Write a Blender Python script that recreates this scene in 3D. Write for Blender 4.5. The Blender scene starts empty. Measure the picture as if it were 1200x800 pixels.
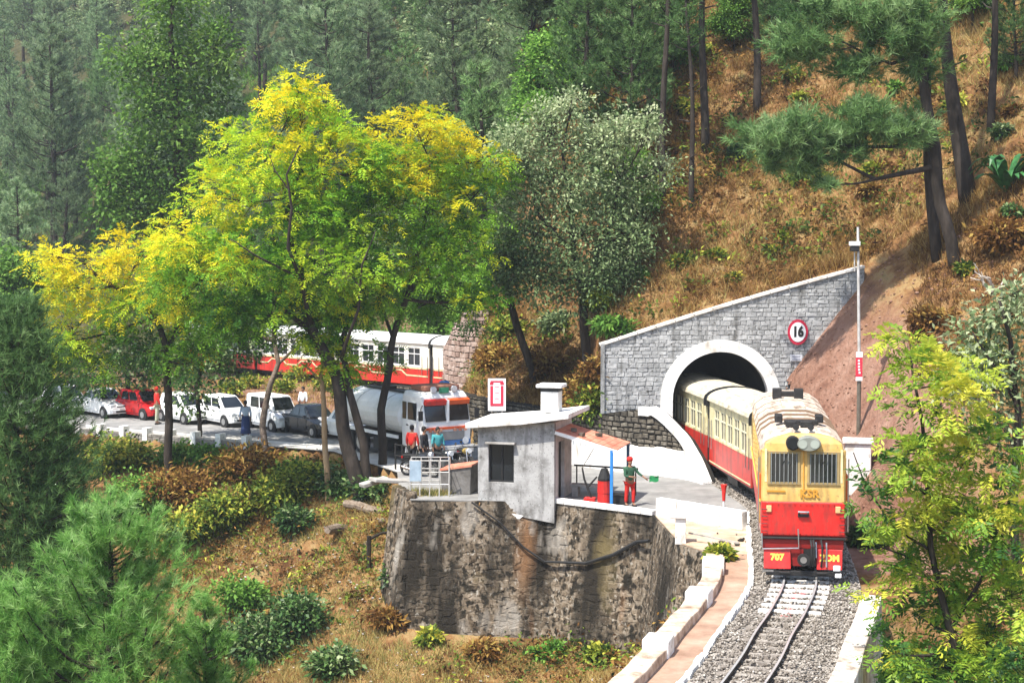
import bpy, bmesh, math, random
import numpy as np
from mathutils import Vector, Matrix, noise
SC = bpy.context.scene
COL = SC.collection
random.seed(7); RNG = np.random.default_rng(7)

# ------------------------------------------------------------------ camera, sky, sun, exposure
CAM_H, CAM_F, CAM_P = 9.5, 1903.0, math.atan(120/1903.0)
cam_data = bpy.data.cameras.new('camera'); cam_data.sensor_width = 36; cam_data.lens = 36*CAM_F/1200
cam_data.clip_start = .5; cam_data.clip_end = 3000
cam = bpy.data.objects.new('camera', cam_data); COL.objects.link(cam)
cam.location = (0, 0, CAM_H); cam.rotation_euler = (math.pi/2-CAM_P, 0, 0); SC.camera = cam

SUN_EL, SUN_AZ = math.radians(61), math.radians(222)     # azimuth clockwise from +Y: behind the camera, to its left
sun_dir = Vector((math.sin(SUN_AZ)*math.cos(SUN_EL), math.cos(SUN_AZ)*math.cos(SUN_EL), math.sin(SUN_EL)))
world = bpy.data.worlds.new('World'); SC.world = world; world.use_nodes = True
wn = world.node_tree.nodes; wl = world.node_tree.links
sky = wn.new('ShaderNodeTexSky'); sky.sky_type = 'NISHITA'; sky.sun_disc = False
sky.sun_elevation = SUN_EL; sky.sun_rotation = SUN_AZ; sky.dust_density = 1.5
wl.new(sky.outputs[0], wn['Background'].inputs[0]); wn['Background'].inputs[1].default_value = 0.15
sd = bpy.data.lights.new('sun', 'SUN'); sd.energy = 4.1; sd.angle = math.radians(.5); sd.color = (1, .95, .86)
sun = bpy.data.objects.new('sun', sd); COL.objects.link(sun)
sun.rotation_euler = (-sun_dir).to_track_quat('-Z', 'Y').to_euler()
SC.view_settings.view_transform = 'Standard'; SC.view_settings.look = 'None'
SC.view_settings.gamma = 1; SC.view_settings.exposure = 1.08
SC.cycles.max_bounces = 6; SC.cycles.transparent_max_bounces = 4; SC.cycles.volume_bounces = 0

# ------------------------------------------------------------------ survey helpers: photo measurements -> ground positions
def ray(px, py):
    r, u = (px-600)/CAM_F, (400-py)/CAM_F
    c, s = math.cos(CAM_P), math.sin(CAM_P)
    return Vector((r, c+u*s, -s+u*c))
def G(px, py, z=0.0):
    d = ray(px, py); t = (z-CAM_H)/d.z
    return Vector((d.x*t, d.y*t, z))
def D(px, py, Y):
    d = ray(px, py); t = Y/d.y
    return Vector((d.x*t, Y, CAM_H+d.z*t))

# ------------------------------------------------------------------ materials
MATS = {}
def _ramp(nt, cols):
    r = nt.nodes.new('ShaderNodeValToRGB'); e = r.color_ramp.elements
    n = len(cols)
    e[0].position = 0; e[0].color = (*cols[0], 1); e[1].position = 1; e[1].color = (*cols[-1], 1)
    for i in range(1, n-1):
        k = e.new(i/(n-1)); k.color = (*cols[i], 1)
    return r
def mat(name, cols, rough=.7, scale=3.0, bump=0.0, bscale=None, metal=0.0, spec=.3, stretch=(1, 1, 1), world_co=False, detail=6, grime=None):
    if name in MATS: return MATS[name]
    m = bpy.data.materials.new(name); m.use_nodes = True; nt = m.node_tree; b = nt.nodes['Principled BSDF']
    MATS[name] = m
    if not isinstance(cols[0], (tuple, list)): cols = [tuple(c*.82 for c in cols), tuple(cols), tuple(min(1, c*1.1) for c in cols)]
    tc = nt.nodes.new('ShaderNodeTexCoord'); mp = nt.nodes.new('ShaderNodeMapping'); mp.inputs['Scale'].default_value = stretch
    if world_co:
        ge = nt.nodes.new('ShaderNodeNewGeometry'); nt.links.new(ge.outputs['Position'], mp.inputs[0])
    else: nt.links.new(tc.outputs['Object'], mp.inputs[0])
    no = nt.nodes.new('ShaderNodeTexNoise'); no.inputs['Scale'].default_value = scale; no.inputs['Detail'].default_value = detail; no.inputs['Roughness'].default_value = .65
    nt.links.new(mp.outputs[0], no.inputs['Vector'])
    mr = nt.nodes.new('ShaderNodeMapRange'); mr.inputs[1].default_value = .3; mr.inputs[2].default_value = .7
    nt.links.new(no.outputs[0], mr.inputs[0])
    r = _ramp(nt, cols); nt.links.new(mr.outputs[0], r.inputs[0]); out = r.outputs[0]
    for (gc, gs, lo, hi, amt) in (grime or []):
        m2 = nt.nodes.new('ShaderNodeMapping'); m2.inputs['Scale'].default_value = gs; nt.links.new(tc.outputs['Object'], m2.inputs[0])
        n3 = nt.nodes.new('ShaderNodeTexNoise'); n3.inputs['Scale'].default_value = 1; n3.inputs['Detail'].default_value = 5; nt.links.new(m2.outputs[0], n3.inputs['Vector'])
        r3 = nt.nodes.new('ShaderNodeMapRange'); r3.inputs[1].default_value = lo; r3.inputs[2].default_value = hi; r3.inputs[4].default_value = amt; nt.links.new(n3.outputs[0], r3.inputs[0])
        x3 = nt.nodes.new('ShaderNodeMixRGB'); nt.links.new(r3.outputs[0], x3.inputs[0]); nt.links.new(out, x3.inputs[1]); x3.inputs[2].default_value = (*gc, 1); out = x3.outputs[0]
    nt.links.new(out, b.inputs['Base Color'])
    b.inputs['Roughness'].default_value = rough; b.inputs['Metallic'].default_value = metal; b.inputs['Specular IOR Level'].default_value = spec
    if bump:
        n2 = nt.nodes.new('ShaderNodeTexNoise'); n2.inputs['Scale'].default_value = bscale or scale*6; n2.inputs['Detail'].default_value = 5
        nt.links.new(mp.outputs[0], n2.inputs['Vector'])
        bp = nt.nodes.new('ShaderNodeBump'); bp.inputs['Strength'].default_value = bump; bp.inputs['Distance'].default_value = .03
        nt.links.new(n2.outputs[0], bp.inputs['Height']); nt.links.new(bp.outputs[0], b.inputs['Normal'])
    return m
def leaf_mat(name, cols, trans=.35, rough=.5, spec=.25, vary=.08):
    m = bpy.data.materials.new(name); m.use_nodes = True; nt = m.node_tree; b = nt.nodes['Principled BSDF']
    a = nt.nodes.new('ShaderNodeAttribute'); a.attribute_name = 'tint'
    r0 = _ramp(nt, cols); nt.links.new(a.outputs['Fac'], r0.inputs[0])
    oi = nt.nodes.new('ShaderNodeObjectInfo'); mr = nt.nodes.new('ShaderNodeMapRange'); mr.inputs[3].default_value = 1-vary; mr.inputs[4].default_value = 1+vary*1.2; nt.links.new(oi.outputs['Random'], mr.inputs[0])
    r = nt.nodes.new('ShaderNodeHueSaturation'); nt.links.new(r0.outputs[0], r.inputs['Color']); nt.links.new(mr.outputs[0], r.inputs['Value'])
    nt.links.new(r.outputs[0], b.inputs['Base Color']); b.inputs['Roughness'].default_value = rough; b.inputs['Specular IOR Level'].default_value = spec
    tr = nt.nodes.new('ShaderNodeBsdfTranslucent'); nt.links.new(r.outputs[0], tr.inputs[0])
    mx = nt.nodes.new('ShaderNodeMixShader'); mx.inputs[0].default_value = trans
    nt.links.new(b.outputs[0], mx.inputs[1]); nt.links.new(tr.outputs[0], mx.inputs[2])
    nt.links.new(mx.outputs[0], nt.nodes['Material Output'].inputs[0])
    MATS[name] = m
    return m
def stone_mat(name, cols, rough=.85, bump=.5, scale=6, streaks=None):
    m = bpy.data.materials.new(name); m.use_nodes = True; nt = m.node_tree; b = nt.nodes['Principled BSDF']; N = nt.nodes.new; Lk = nt.links.new
    oi = N('ShaderNodeObjectInfo'); ge = N('ShaderNodeNewGeometry')
    ad = N('ShaderNodeMath'); ad.operation = 'ADD'; Lk(oi.outputs['Random'], ad.inputs[0]); Lk(ge.outputs['Random Per Island'], ad.inputs[1])
    fr = N('ShaderNodeMath'); fr.operation = 'FRACT'; Lk(ad.outputs[0], fr.inputs[0])
    no = N('ShaderNodeTexNoise'); no.inputs['Scale'].default_value = scale; no.inputs['Detail'].default_value = 6; Lk(ge.outputs['Position'], no.inputs['Vector'])
    mx = N('ShaderNodeMath'); mx.operation = 'MULTIPLY_ADD'; mx.inputs[1].default_value = .5; Lk(fr.outputs[0], mx.inputs[0])
    n2 = N('ShaderNodeMath'); n2.operation = 'MULTIPLY_ADD'; n2.inputs[1].default_value = 1.2; n2.inputs[2].default_value = -.35; Lk(no.outputs[0], n2.inputs[0]); Lk(n2.outputs[0], mx.inputs[2])
    r = _ramp(nt, cols); Lk(mx.outputs[0], r.inputs[0]); out = r.outputs[0]
    for (scol, sc, lo, hi) in (streaks or []):
        mp = N('ShaderNodeMapping'); mp.inputs['Scale'].default_value = sc; Lk(ge.outputs['Position'], mp.inputs[0])
        ns = N('ShaderNodeTexNoise'); ns.inputs['Scale'].default_value = 1; ns.inputs['Detail'].default_value = 4; Lk(mp.outputs[0], ns.inputs['Vector'])
        mr = N('ShaderNodeMapRange'); mr.inputs[1].default_value = lo; mr.inputs[2].default_value = hi; Lk(ns.outputs[0], mr.inputs[0])
        mc = N('ShaderNodeMixRGB'); Lk(mr.outputs[0], mc.inputs[0]); Lk(out, mc.inputs[1]); mc.inputs[2].default_value = (*scol, 1); out = mc.outputs[0]
    Lk(out, b.inputs['Base Color']); b.inputs['Roughness'].default_value = rough; b.inputs['Specular IOR Level'].default_value = .2
    nb = N('ShaderNodeTexNoise'); nb.inputs['Scale'].default_value = scale*3; nb.inputs['Detail'].default_value = 5; Lk(ge.outputs['Position'], nb.inputs['Vector'])
    bp = N('ShaderNodeBump'); bp.inputs['Strength'].default_value = bump; bp.inputs['Distance'].default_value = .03; Lk(nb.outputs[0], bp.inputs['Height']); Lk(bp.outputs[0], b.inputs['Normal'])
    MATS[name] = m
    return m

M_white = mat('whitewash', [(.6, .57, .52), (.78, .77, .74), (.83, .82, .8)], .8, 1.4, .25, 14, world_co=True, grime=[((.3,.24,.18), (2.5,2.5,1.2), .56, .74, .75), ((.2,.16,.12), (11,11,7), .62, .72, .6)])
M_paintw = mat('white_paint', [(.68, .68, .66), (.8, .8, .79), (.82, .82, .82)], .35, 2, spec=.5)
M_dark = mat('dark_steel', [(.012, .012, .013), (.03, .028, .026)], .55, 5, .2)
M_black = mat('black_rubber', [(.012, .012, .012), (.025, .025, .025)], .7, 6)
M_glass = mat('dark_glass', [(.008, .01, .012), (.02, .024, .028)], .08, 2, spec=.7)
M_red = mat('red_paint', [(.42, .012, .01), (.58, .018, .014), (.62, .03, .02)], .38, 2.0, .06, 20, spec=.45, grime=[((.06,.045,.035), (5,5,.7), .5, .75, .55), ((.1,.08,.06), (14,14,9), .6, .72, .5)])
M_redc = mat('coach_red', [(.42, .02, .014), (.56, .03, .02), (.6, .045, .03)], .4, 2.0, .05, 20, spec=.45, grime=[((.06,.045,.035), (5,5,.7), .5, .75, .55), ((.1,.08,.06), (14,14,9), .6, .72, .5)])
M_yellow = mat('cab_yellow', [(.45, .26, .07), (.6, .38, .11), (.62, .44, .17)], .45, 1.8, .06, 20, spec=.4, grime=[((.06,.045,.035), (5,5,.7), .5, .75, .55), ((.1,.08,.06), (14,14,9), .6, .72, .5)])
M_cream = mat('coach_cream', [(.56, .48, .24), (.68, .6, .34), (.72, .66, .42)], .5, 2.2, .05, 20, spec=.4, grime=[((.06,.045,.035), (5,5,.7), .5, .75, .55), ((.1,.08,.06), (14,14,9), .6, .72, .5)])
M_roofl = mat('loco_roof_paint', [(.3, .23, .17), (.55, .45, .36), (.66, .56, .46)], .7, 2.5, .3, 15, grime=[((.07,.055,.045), (1.2,6,6), .5, .72, .6), ((.1,.07,.05), (9,9,9), .58, .7, .6)])
M_roofc = mat('coach_roof_paint', [(.42, .36, .24), (.58, .52, .38), (.64, .6, .48)], .65, 1.8, .15, 15, grime=[((.07,.055,.045), (1.2,6,6), .5, .72, .6), ((.1,.07,.05), (9,9,9), .58, .7, .6)])
M_roofw = mat('white_roof_paint', [(.56, .56, .54), (.74, .74, .73), (.8, .8, .8)], .55, 1.5, .1, 12, grime=[((.07,.055,.045), (1.2,6,6), .5, .72, .6), ((.1,.07,.05), (9,9,9), .58, .7, .6)])
M_steel = mat('bright_steel', [(.35, .34, .33), (.5, .49, .48)], .3, 8, .05, metal=.9)
M_rail = mat('rail_steel', [(.02, .018, .017), (.05, .045, .042)], .6, 9, .1)
M_railtop = mat('rail_head', [(.4, .39, .39), (.55, .54, .53)], .3, 6, metal=.35)  # the glint on the rail tops is painted in as light grey
M_yl = mat('letter_yellow', (.85, .55, .08), .5)
M_bark = mat('bark', [(.012, .009, .007), (.032, .024, .018), (.065, .05, .04)], .9, 4, .8, 16, stretch=(1, 1, .3))
M_barkt = mat('tan_bark', [(.2, .12, .06), (.36, .24, .13), (.42, .31, .19)], .9, 3, .6, 14, stretch=(1, 1, .3))
M_plaster = mat('grey_plaster', [(.14, .135, .125), (.29, .285, .275), (.4, .395, .385), (.43, .425, .415)], .9, 1.7, .35, 12, world_co=True, grime=[((.07,.065,.06), (3.5,3.5,.5), .5, .7, .6), ((.5,.5,.49), (7,7,6), .6, .68, .5), ((.05,.045,.04), (12,12,8), .6, .68, .6)])
M_conc = mat('concrete', [(.2, .19, .17), (.36, .34, .31), (.46, .44, .41)], .9, 2, .3, 14, world_co=True)
M_road = mat('road_tarmac', [(.15, .145, .14), (.22, .215, .205), (.31, .3, .285)], .9, .8, .3, 25, world_co=True)
M_sand = mat('sandy_ground', [(.3, .2, .13), (.45, .34, .24), (.58, .48, .37)], .95, 1.2, .3, 18, world_co=True)
M_path = mat('path_earth', [(.23, .14, .095), (.34, .22, .155), (.44, .31, .23)], .95, 1.1, .25, 18, world_co=True)
M_blue = mat('blue_paint', (.03, .2, .55), .5)
M_pink = mat('faded_red_sheet', [(.4, .1, .06), (.52, .2, .13), (.58, .34, .22)], .7, 2.2, .2, 12)
M_skin = mat('skin', (.27, .14, .085), .6)
M_hair = mat('black_hair', (.012, .01, .009), .6)

# ------------------------------------------------------------------ mesh builder
def props(o, label=None, cat=None, group=None, kind=None):
    if label: o['label'] = label
    if cat: o['category'] = cat
    if group: o['group'] = group
    if kind: o['kind'] = kind
    return o
def thing(name, label, cat, loc=(0, 0, 0), rz=0.0, group=None, kind=None):
    o = bpy.data.objects.new(name, None); COL.objects.link(o); o.empty_display_size = .2
    o.location = loc; o.rotation_euler = (0, 0, rz)
    return props(o, label, cat, group, kind)
def link(name, me, parent=None):
    o = bpy.data.objects.new(name, me); COL.objects.link(o)
    if parent is not None: o.parent = parent
    return o
class MB:
    def __init__(s): s.v = []; s.f = []; s.m = []; s.k = 0
    def quad(s, a, b, c, d):
        i = len(s.v); s.v += [a, b, c, d]; s.f.append((i, i+1, i+2, i+3)); s.m.append(s.k)
    def poly(s, pts):
        i = len(s.v); s.v += list(pts); s.f.append(tuple(range(i, i+len(pts)))); s.m.append(s.k)
    def box(s, c, d, R=None):
        cx, cy, cz = c; x, y, z = d[0]/2, d[1]/2, d[2]/2; i = len(s.v)
        for sx, sy, sz in ((-1,-1,-1),(1,-1,-1),(1,1,-1),(-1,1,-1),(-1,-1,1),(1,-1,1),(1,1,1),(-1,1,1)):
            p = Vector((sx*x, sy*y, sz*z))
            if R is not None: p = R @ p
            s.v.append((cx+p.x, cy+p.y, cz+p.z))
        for f in ((0,3,2,1),(4,5,6,7),(0,1,5,4),(1,2,6,5),(2,3,7,6),(3,0,4,7)):
            s.f.append(tuple(i+k for k in f)); s.m.append(s.k)
        return s
    def bar(s, a, b, w, h=None):
        a, b = Vector(a), Vector(b); d = b-a; h = h or w
        R = d.to_track_quat('X', 'Z').to_matrix()
        return s.box((a+b)/2, (d.length, w, h), R)
    def tube(s, pts, rad, n=6, cap=True):
        pts = [Vector(p) for p in pts]
        if not isinstance(rad, (list, tuple)): rad = [rad]*len(pts)
        i0 = len(s.v); up = Vector((0.13, .21, 1)); 
        for k, p in enumerate(pts):
            t = (pts[min(k+1, len(pts)-1)]-pts[max(k-1, 0)]).normalized()
            if abs(t.dot(up.normalized())) > .95: up = Vector((1, .2, .1))
            u = t.cross(up).normalized(); w = t.cross(u)
            for j in range(n):
                a = 2*math.pi*j/n; q = p+(u*math.cos(a)+w*math.sin(a))*rad[k]; s.v.append(tuple(q))
        for k in range(len(pts)-1):
            for j in range(n):
                a, b = i0+k*n+j, i0+k*n+(j+1) % n
                s.f.append((a, b, b+n, a+n)); s.m.append(s.k)
        if cap:
            s.f.append(tuple(i0+j for j in range(n))[::-1]); s.m.append(s.k)
            e = i0+(len(pts)-1)*n; s.f.append(tuple(e+j for j in range(n))); s.m.append(s.k)
        return s
    def disc(s, c, axis, r, th, n=16):
        a = Vector(axis).normalized()*th/2; c = Vector(c)
        return s.tube([c-a, c+a], r, n)
    def prism(s, prof, axis, lo, hi):     # profile 2D; axis 'x': (y,z) profile, 'y': (x,z) profile, 'z': (x,y) profile
        def P(p, t): return {'x': (t, p[0], p[1]), 'y': (p[0], t, p[1]), 'z': (p[0], p[1], t)}[axis]
        i = len(s.v); n = len(prof)
        s.v += [P(p, lo) for p in prof]+[P(p, hi) for p in prof]
        for j in range(n):
            a, b = i+j, i+(j+1) % n; s.f.append((a, b, b+n, a+n)); s.m.append(s.k)
        s.f.append(tuple(range(i, i+n))[::-1]); s.m.append(s.k); s.f.append(tuple(range(i+n, i+2*n))); s.m.append(s.k)
        return s
    def loft(s, rings, closed=True, caps=True):
        i = len(s.v); n = len(rings[0])
        for r in rings: s.v += [tuple(p) for p in r]
        for k in range(len(rings)-1):
            for j in range(n if closed else n-1):
                a, b = i+k*n+j, i+k*n+(j+1) % n; s.f.append((a, b, b+n, a+n)); s.m.append(s.k)
        if caps:
            s.f.append(tuple(range(i, i+n))[::-1]); s.m.append(s.k)
            e = i+(len(rings)-1)*n; s.f.append(tuple(range(e, e+n))); s.m.append(s.k)
        return s
    def mesh(s, name, mats, smooth=False, fix=True):
        me = bpy.data.meshes.new(name); me.from_pydata([tuple(p) for p in s.v], [], s.f)
        if not isinstance(mats, (list, tuple)): mats = [mats]
        for m in mats: me.materials.append(m)
        if len(mats) > 1: me.polygons.foreach_set('material_index', s.m)
        if fix:
            bm = bmesh.new(); bm.from_mesh(me); bmesh.ops.recalc_face_normals(bm, faces=bm.faces); bm.to_mesh(me); bm.free()
        if smooth: me.polygons.foreach_set('use_smooth', [True]*len(me.polygons))
        me.update(); return me
    def build(s, name, mats, parent=None, bevel=0, smooth=False, label=None):
        o = link(name, s.mesh(name, mats, smooth), parent)
        if bevel:
            b = o.modifiers.new('bevel', 'BEVEL'); b.width = bevel; b.segments = 2; b.limit_method = 'ANGLE'; b.angle_limit = math.radians(40)
        if label: o['label'] = label
        return o
def text(s, size, loc, rot, m, parent, name='lettering', extrude=.006, bold=.012):
    cu = bpy.data.curves.new(name, 'FONT'); cu.body = s; cu.size = size; cu.extrude = extrude; cu.offset = bold; cu.align_x = 'CENTER'; cu.align_y = 'CENTER'; cu.resolution_u = 3
    t = bpy.data.objects.new(name, cu); COL.objects.link(t)
    me = bpy.data.meshes.new_from_object(t.evaluated_get(bpy.context.evaluated_depsgraph_get()))
    bpy.data.objects.remove(t); bpy.data.curves.remove(cu)
    me.materials.clear(); me.materials.append(m); me.name = name
    o = link(name, me, parent); o.location = loc; o.rotation_euler = rot
    return o
def dup(root, loc=None, rz=None, label=None, group=None):
    r = root.copy(); COL.objects.link(r)
    if loc is not None: r.location = loc
    if rz is not None: r.rotation_euler = (0, 0, rz)
    if label: r['label'] = label
    if group: r['group'] = group
    for ch in KIDS(root):
        c = ch.copy(); COL.objects.link(c); c.parent = r
        for g in KIDS(ch):
            d = g.copy(); COL.objects.link(d); d.parent = c
    return r
_kc = {}
def KIDS(o): return list(o.children)

# ------------------------------------------------------------------ terrain
# downhill edge of the road and railway bench: x, y, drop, slope below
EL = np.array([(-110,150,0,.4),(-80,128,0,.42),(-45,98,0,.5),(-20.6,80,.3,.5),(-8,72.5,.3,.52),(-4.7,66,.9,.6),(-4.3,61.4,3.0,.5),(-3.7,58.9,4.5,.32),(1.5,58.3,4.7,.26),(4.9,55.6,4.7,.26),
               (5.25,50.4,3.6,.36),(6.2,48.4,.9,.75),(6.2,46.5,.7,.8),(5.8,44,.6,.85),(4.8,40,.6,.9),(3.4,35.5,.6,.9),(1.7,30,.6,.9),(-1,22,.6,.9)])
ER = np.array([(3,20,1.2,.9),(5,28,1.4,.9),(6.9,34.9,1.5,.9),(8.2,38.9,1.5,.9),(9.6,42.2,1.5,.9),(13,44,1.2,.8),(22,43,1,.8),(50,40,1,.8),(110,36,1,.8)])
TR = np.array([(110,40),(50,43.5),(22,46),(14,48),(11.6,52),(10.9,58),(10.75,66.9)])      # toe of the right-hand hillside
HL = np.array([(3.6,67.7),(-1.6,75.5),(-3,79.4)])                                       # behind the rubble wall
RB = np.array([(-3,79.4),(-12,86.4),(-24,95.4),(-50,114),(-85,139),(-110,157)])          # back edge of the road
TRK_D = np.array([-.7021,.7121]); TRK_N = np.array([.7121,.7021])
def seg_near(x, y, P):
    best = np.full(x.shape, 1e9); att = [np.zeros(x.shape) for _ in range(P.shape[1]-2)]
    for a, b in zip(P[:-1], P[1:]):
        d = b[:2]-a[:2]; t = np.clip(((x-a[0])*d[0]+(y-a[1])*d[1])/(d@d), 0, 1)
        q = np.hypot(x-a[0]-t*d[0], y-a[1]-t*d[1]); k = q < best
        best = np.where(k, q, best)
        for i in range(len(att)): att[i] = np.where(k, a[2+i]+t*(b[2+i]-a[2+i]), att[i])
    return best, att
def inside(x, y, P):
    r = np.zeros(x.shape, bool); n = len(P)
    for i in range(n):
        x0, y0 = P[i][:2]; x1, y1 = P[(i+1) % n][:2]
        if y0 == y1: continue
        c = ((y0 > y) != (y1 > y)) & (x < (x1-x0)*(y-y0)/(y1-y0)+x0); r ^= c
    return r
BENCH = [tuple(p[:2]) for p in EL]+[tuple(p[:2]) for p in ER]+[tuple(p) for p in TR]+[(6.6,66.9),(6.25,64.9),(5.3,65.8)]+[tuple(p) for p in HL]+[tuple(p) for p in RB[1:]]
LOWP = [tuple(p[:2]) for p in EL]+[tuple(p[:2]) for p in ER]+[(110,-60),(-200,-60),(-200,150)]
def sstep(t): t = np.clip(t, 0, 1); return t*t*(3-2*t)
_ph = RNG.uniform(0, 6.28, (6, 4))
def wob(x, y, s):
    v = 0
    for i in range(6):
        k = (1.7**i)/s; v = v+np.sin(x*k*math.cos(_ph[i,0])+y*k*math.sin(_ph[i,0])+_ph[i,1]+1.3*np.sin(x*k*.6*math.cos(_ph[i,2])+y*k*.6*math.sin(_ph[i,2])))/(1.55**i)
    return v/2.2
def ptop(x): return np.where(x < 3.65, 5.15, 5.15+(np.minimum(x, 14.7)-3.65)*.295)+np.maximum(x-14.7, 0)*.85
def T(x, y):
    x = np.asarray(x, float); y = np.asarray(y, float)
    nb = inside(x, y, BENCH); lo = inside(x, y, LOWP) & ~nb
    # below the bench
    e, (dr, sl) = seg_near(x, y, np.vstack([EL])); e2, (dr2, sl2) = seg_near(x, y, ER)
    k = e2 < e
    de, dd, ds = np.where(k, e2, e), np.where(k, dr2, dr), np.where(k, sl2, sl)
    zl = -dd-ds*np.minimum(de, 22)-.25*np.maximum(de-22, 0)
    # right hillside
    a, _ = seg_near(x, y, TR); zr = .05+3.0*sstep((y-57)/9.5)*sstep(a/.6)+1.32*np.minimum(a, 4.0)+.78*np.maximum(a-4.0, 0)
    zr = np.where((y > 65.5) & (x < 10.72), -.06, zr)
    zb = ptop(x)-.12+.70*np.maximum(y-67, 0)
    c, _ = seg_near(x, y, HL); zc = 2.35+.62*c
    zright = np.where(y < 67.3, np.where(x < 6.7, 2.2, zr), zb)
    zsp = np.where(x > 5.2, zright, zc+(zb-zc)*sstep((x-3.5)/3.0+ (y-72)/14*(x > 0)))
    zsp = np.where((x <= 5.2) & (x > 3.6), np.where(y < 67.3, 2.2, np.where(y<68.6, zb, zsp*0+zb)), zsp)
    # left: railway terrace and the hill behind
    rb, _ = seg_near(x, y, RB); zt = .5*sstep((rb-.5)/2.5)
    du = (x-2.4)*TRK_N[0]+(y-92.9)*TRK_N[1]
    sl = .66+.02*sstep((x+30)/35)
    zleft = zt+np.maximum(du, 0)*sl+.5*sstep(du/3)
    xs = -3+np.clip(y-80, 0, 14)*.13
    w = sstep((x-xs)/(1.3+np.maximum(y-88, 0)*.35))
    zh = zleft*(1-w)+zsp*w
    amp = np.where(lo, np.minimum(de*.12, .42), np.where(y > 67.3, np.minimum(.1+(y-67.3)*.1, .5), .22))
    amp = np.where(~lo & (w < .5), np.minimum(np.maximum(du, 0)*.1, .8), amp)
    nz = wob(x, y, 2.4)*amp*.7+wob(x+31, y-17, 9)*amp
    z = np.where(nb, -.06, np.where(lo, zl, zh)+nz*np.where(nb, 0, 1))
    return z
def Tz(x, y): return float(T(np.array([x]), np.array([y]))[0])
def hit(px, py, y0=20, y1=320):
    d = ray(px, py); ys = np.linspace(y0, y1, 3000); t = ys/d.y
    zz = CAM_H+d.z*t; tt = T(d.x*t, ys); k = np.argmax(zz < tt)
    return Vector((d.x*t[k], ys[k], tt[k]))
# ------------------------------------------------------------------ fast meshes for foliage, grass and gravel
def arr_mesh(name, V, nper, tint, mats, smooth=False):
    """V: (F, nper, 3) separate faces"""
    F = len(V); me = bpy.data.meshes.new(name)
    me.vertices.add(F*nper); me.vertices.foreach_set('co', np.ascontiguousarray(V, np.float32).ravel())
    me.loops.add(F*nper); me.loops.foreach_set('vertex_index', np.arange(F*nper, dtype=np.int32))
    me.polygons.add(F); me.polygons.foreach_set('loop_start', np.arange(0, F*nper, nper, dtype=np.int32))
    at = me.attributes.new('tint', 'FLOAT', 'FACE'); at.data.foreach_set('value', np.clip(tint, 0, 1).astype(np.float32))
    me.materials.append(mats); me.update(); me.validate(); return me
def unit(a): return a/np.maximum(np.linalg.norm(a, axis=-1, keepdims=True), 1e-6)
def rnd_dir(n): return unit(RNG.normal(size=(n, 3)))
def leaf_quads(P, Dr, L, W):
    """rhombic leaves at P along Dr with random roll, tips bent down a little"""
    n = len(P); L = np.broadcast_to(L, (n,))[:, None]; W = np.broadcast_to(W, (n,))[:, None]
    s = unit(np.cross(Dr, unit(RNG.normal(size=(n, 3))*.6+np.array([0, 0, 1.0]))))
    mid = P+Dr*L*.45
    tip = P+Dr*L+np.array([0, 0, -.18])*L
    return np.stack([P, mid+s*W*.5, tip, mid-s*W*.5], 1)
def pinnate(P, Dr, L, pairs, ll, lw):
    """feather leaves: a drooping rachis carrying pairs of leaflets"""
    n = len(P); out = []; idx = []
    L = np.broadcast_to(L, (n,))[:, None]
    side = unit(np.cross(Dr, np.array([0, 0, 1.0])+RNG.normal(size=(n, 3))*.35))
    for j in range(pairs):
        t = (j+.7)/pairs
        b = P+Dr*L*t+np.array([0, 0, -.3])*L*t*t
        sc = (1.15-.55*abs(t-.45)*2*.6)
        for s in (-1, 1):
            d = unit(side*s*.9+Dr*.5+RNG.normal(size=(n, 3))*.16+np.array([0, 0, -.18]))
            w = unit(Dr+RNG.normal(size=(n, 3))*.15)*lw*.5
            m = b+d*ll*sc*.45
            out.append(np.stack([b, m+w, b+d*ll*sc, m-w], 1)); idx.append(np.arange(n))
    return np.concatenate(out), np.concatenate(idx)
def needle_tufts(P, Dr, k, ln, w, spread=.75):
    n = len(P); idx = np.repeat(np.arange(n), k); m = n*k
    d = unit(Dr[idx]*1.0+RNG.normal(size=(m, 3))*spread)
    b = P[idx]+Dr[idx]*(RNG.uniform(-.5, .25, m)[:, None])*ln
    s = unit(np.cross(d, RNG.normal(size=(m, 3))))*w*.5
    l = ln*RNG.uniform(.7, 1.15, m)[:, None]
    return np.stack([b-s, b+s, b+d*l], 1), idx
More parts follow.
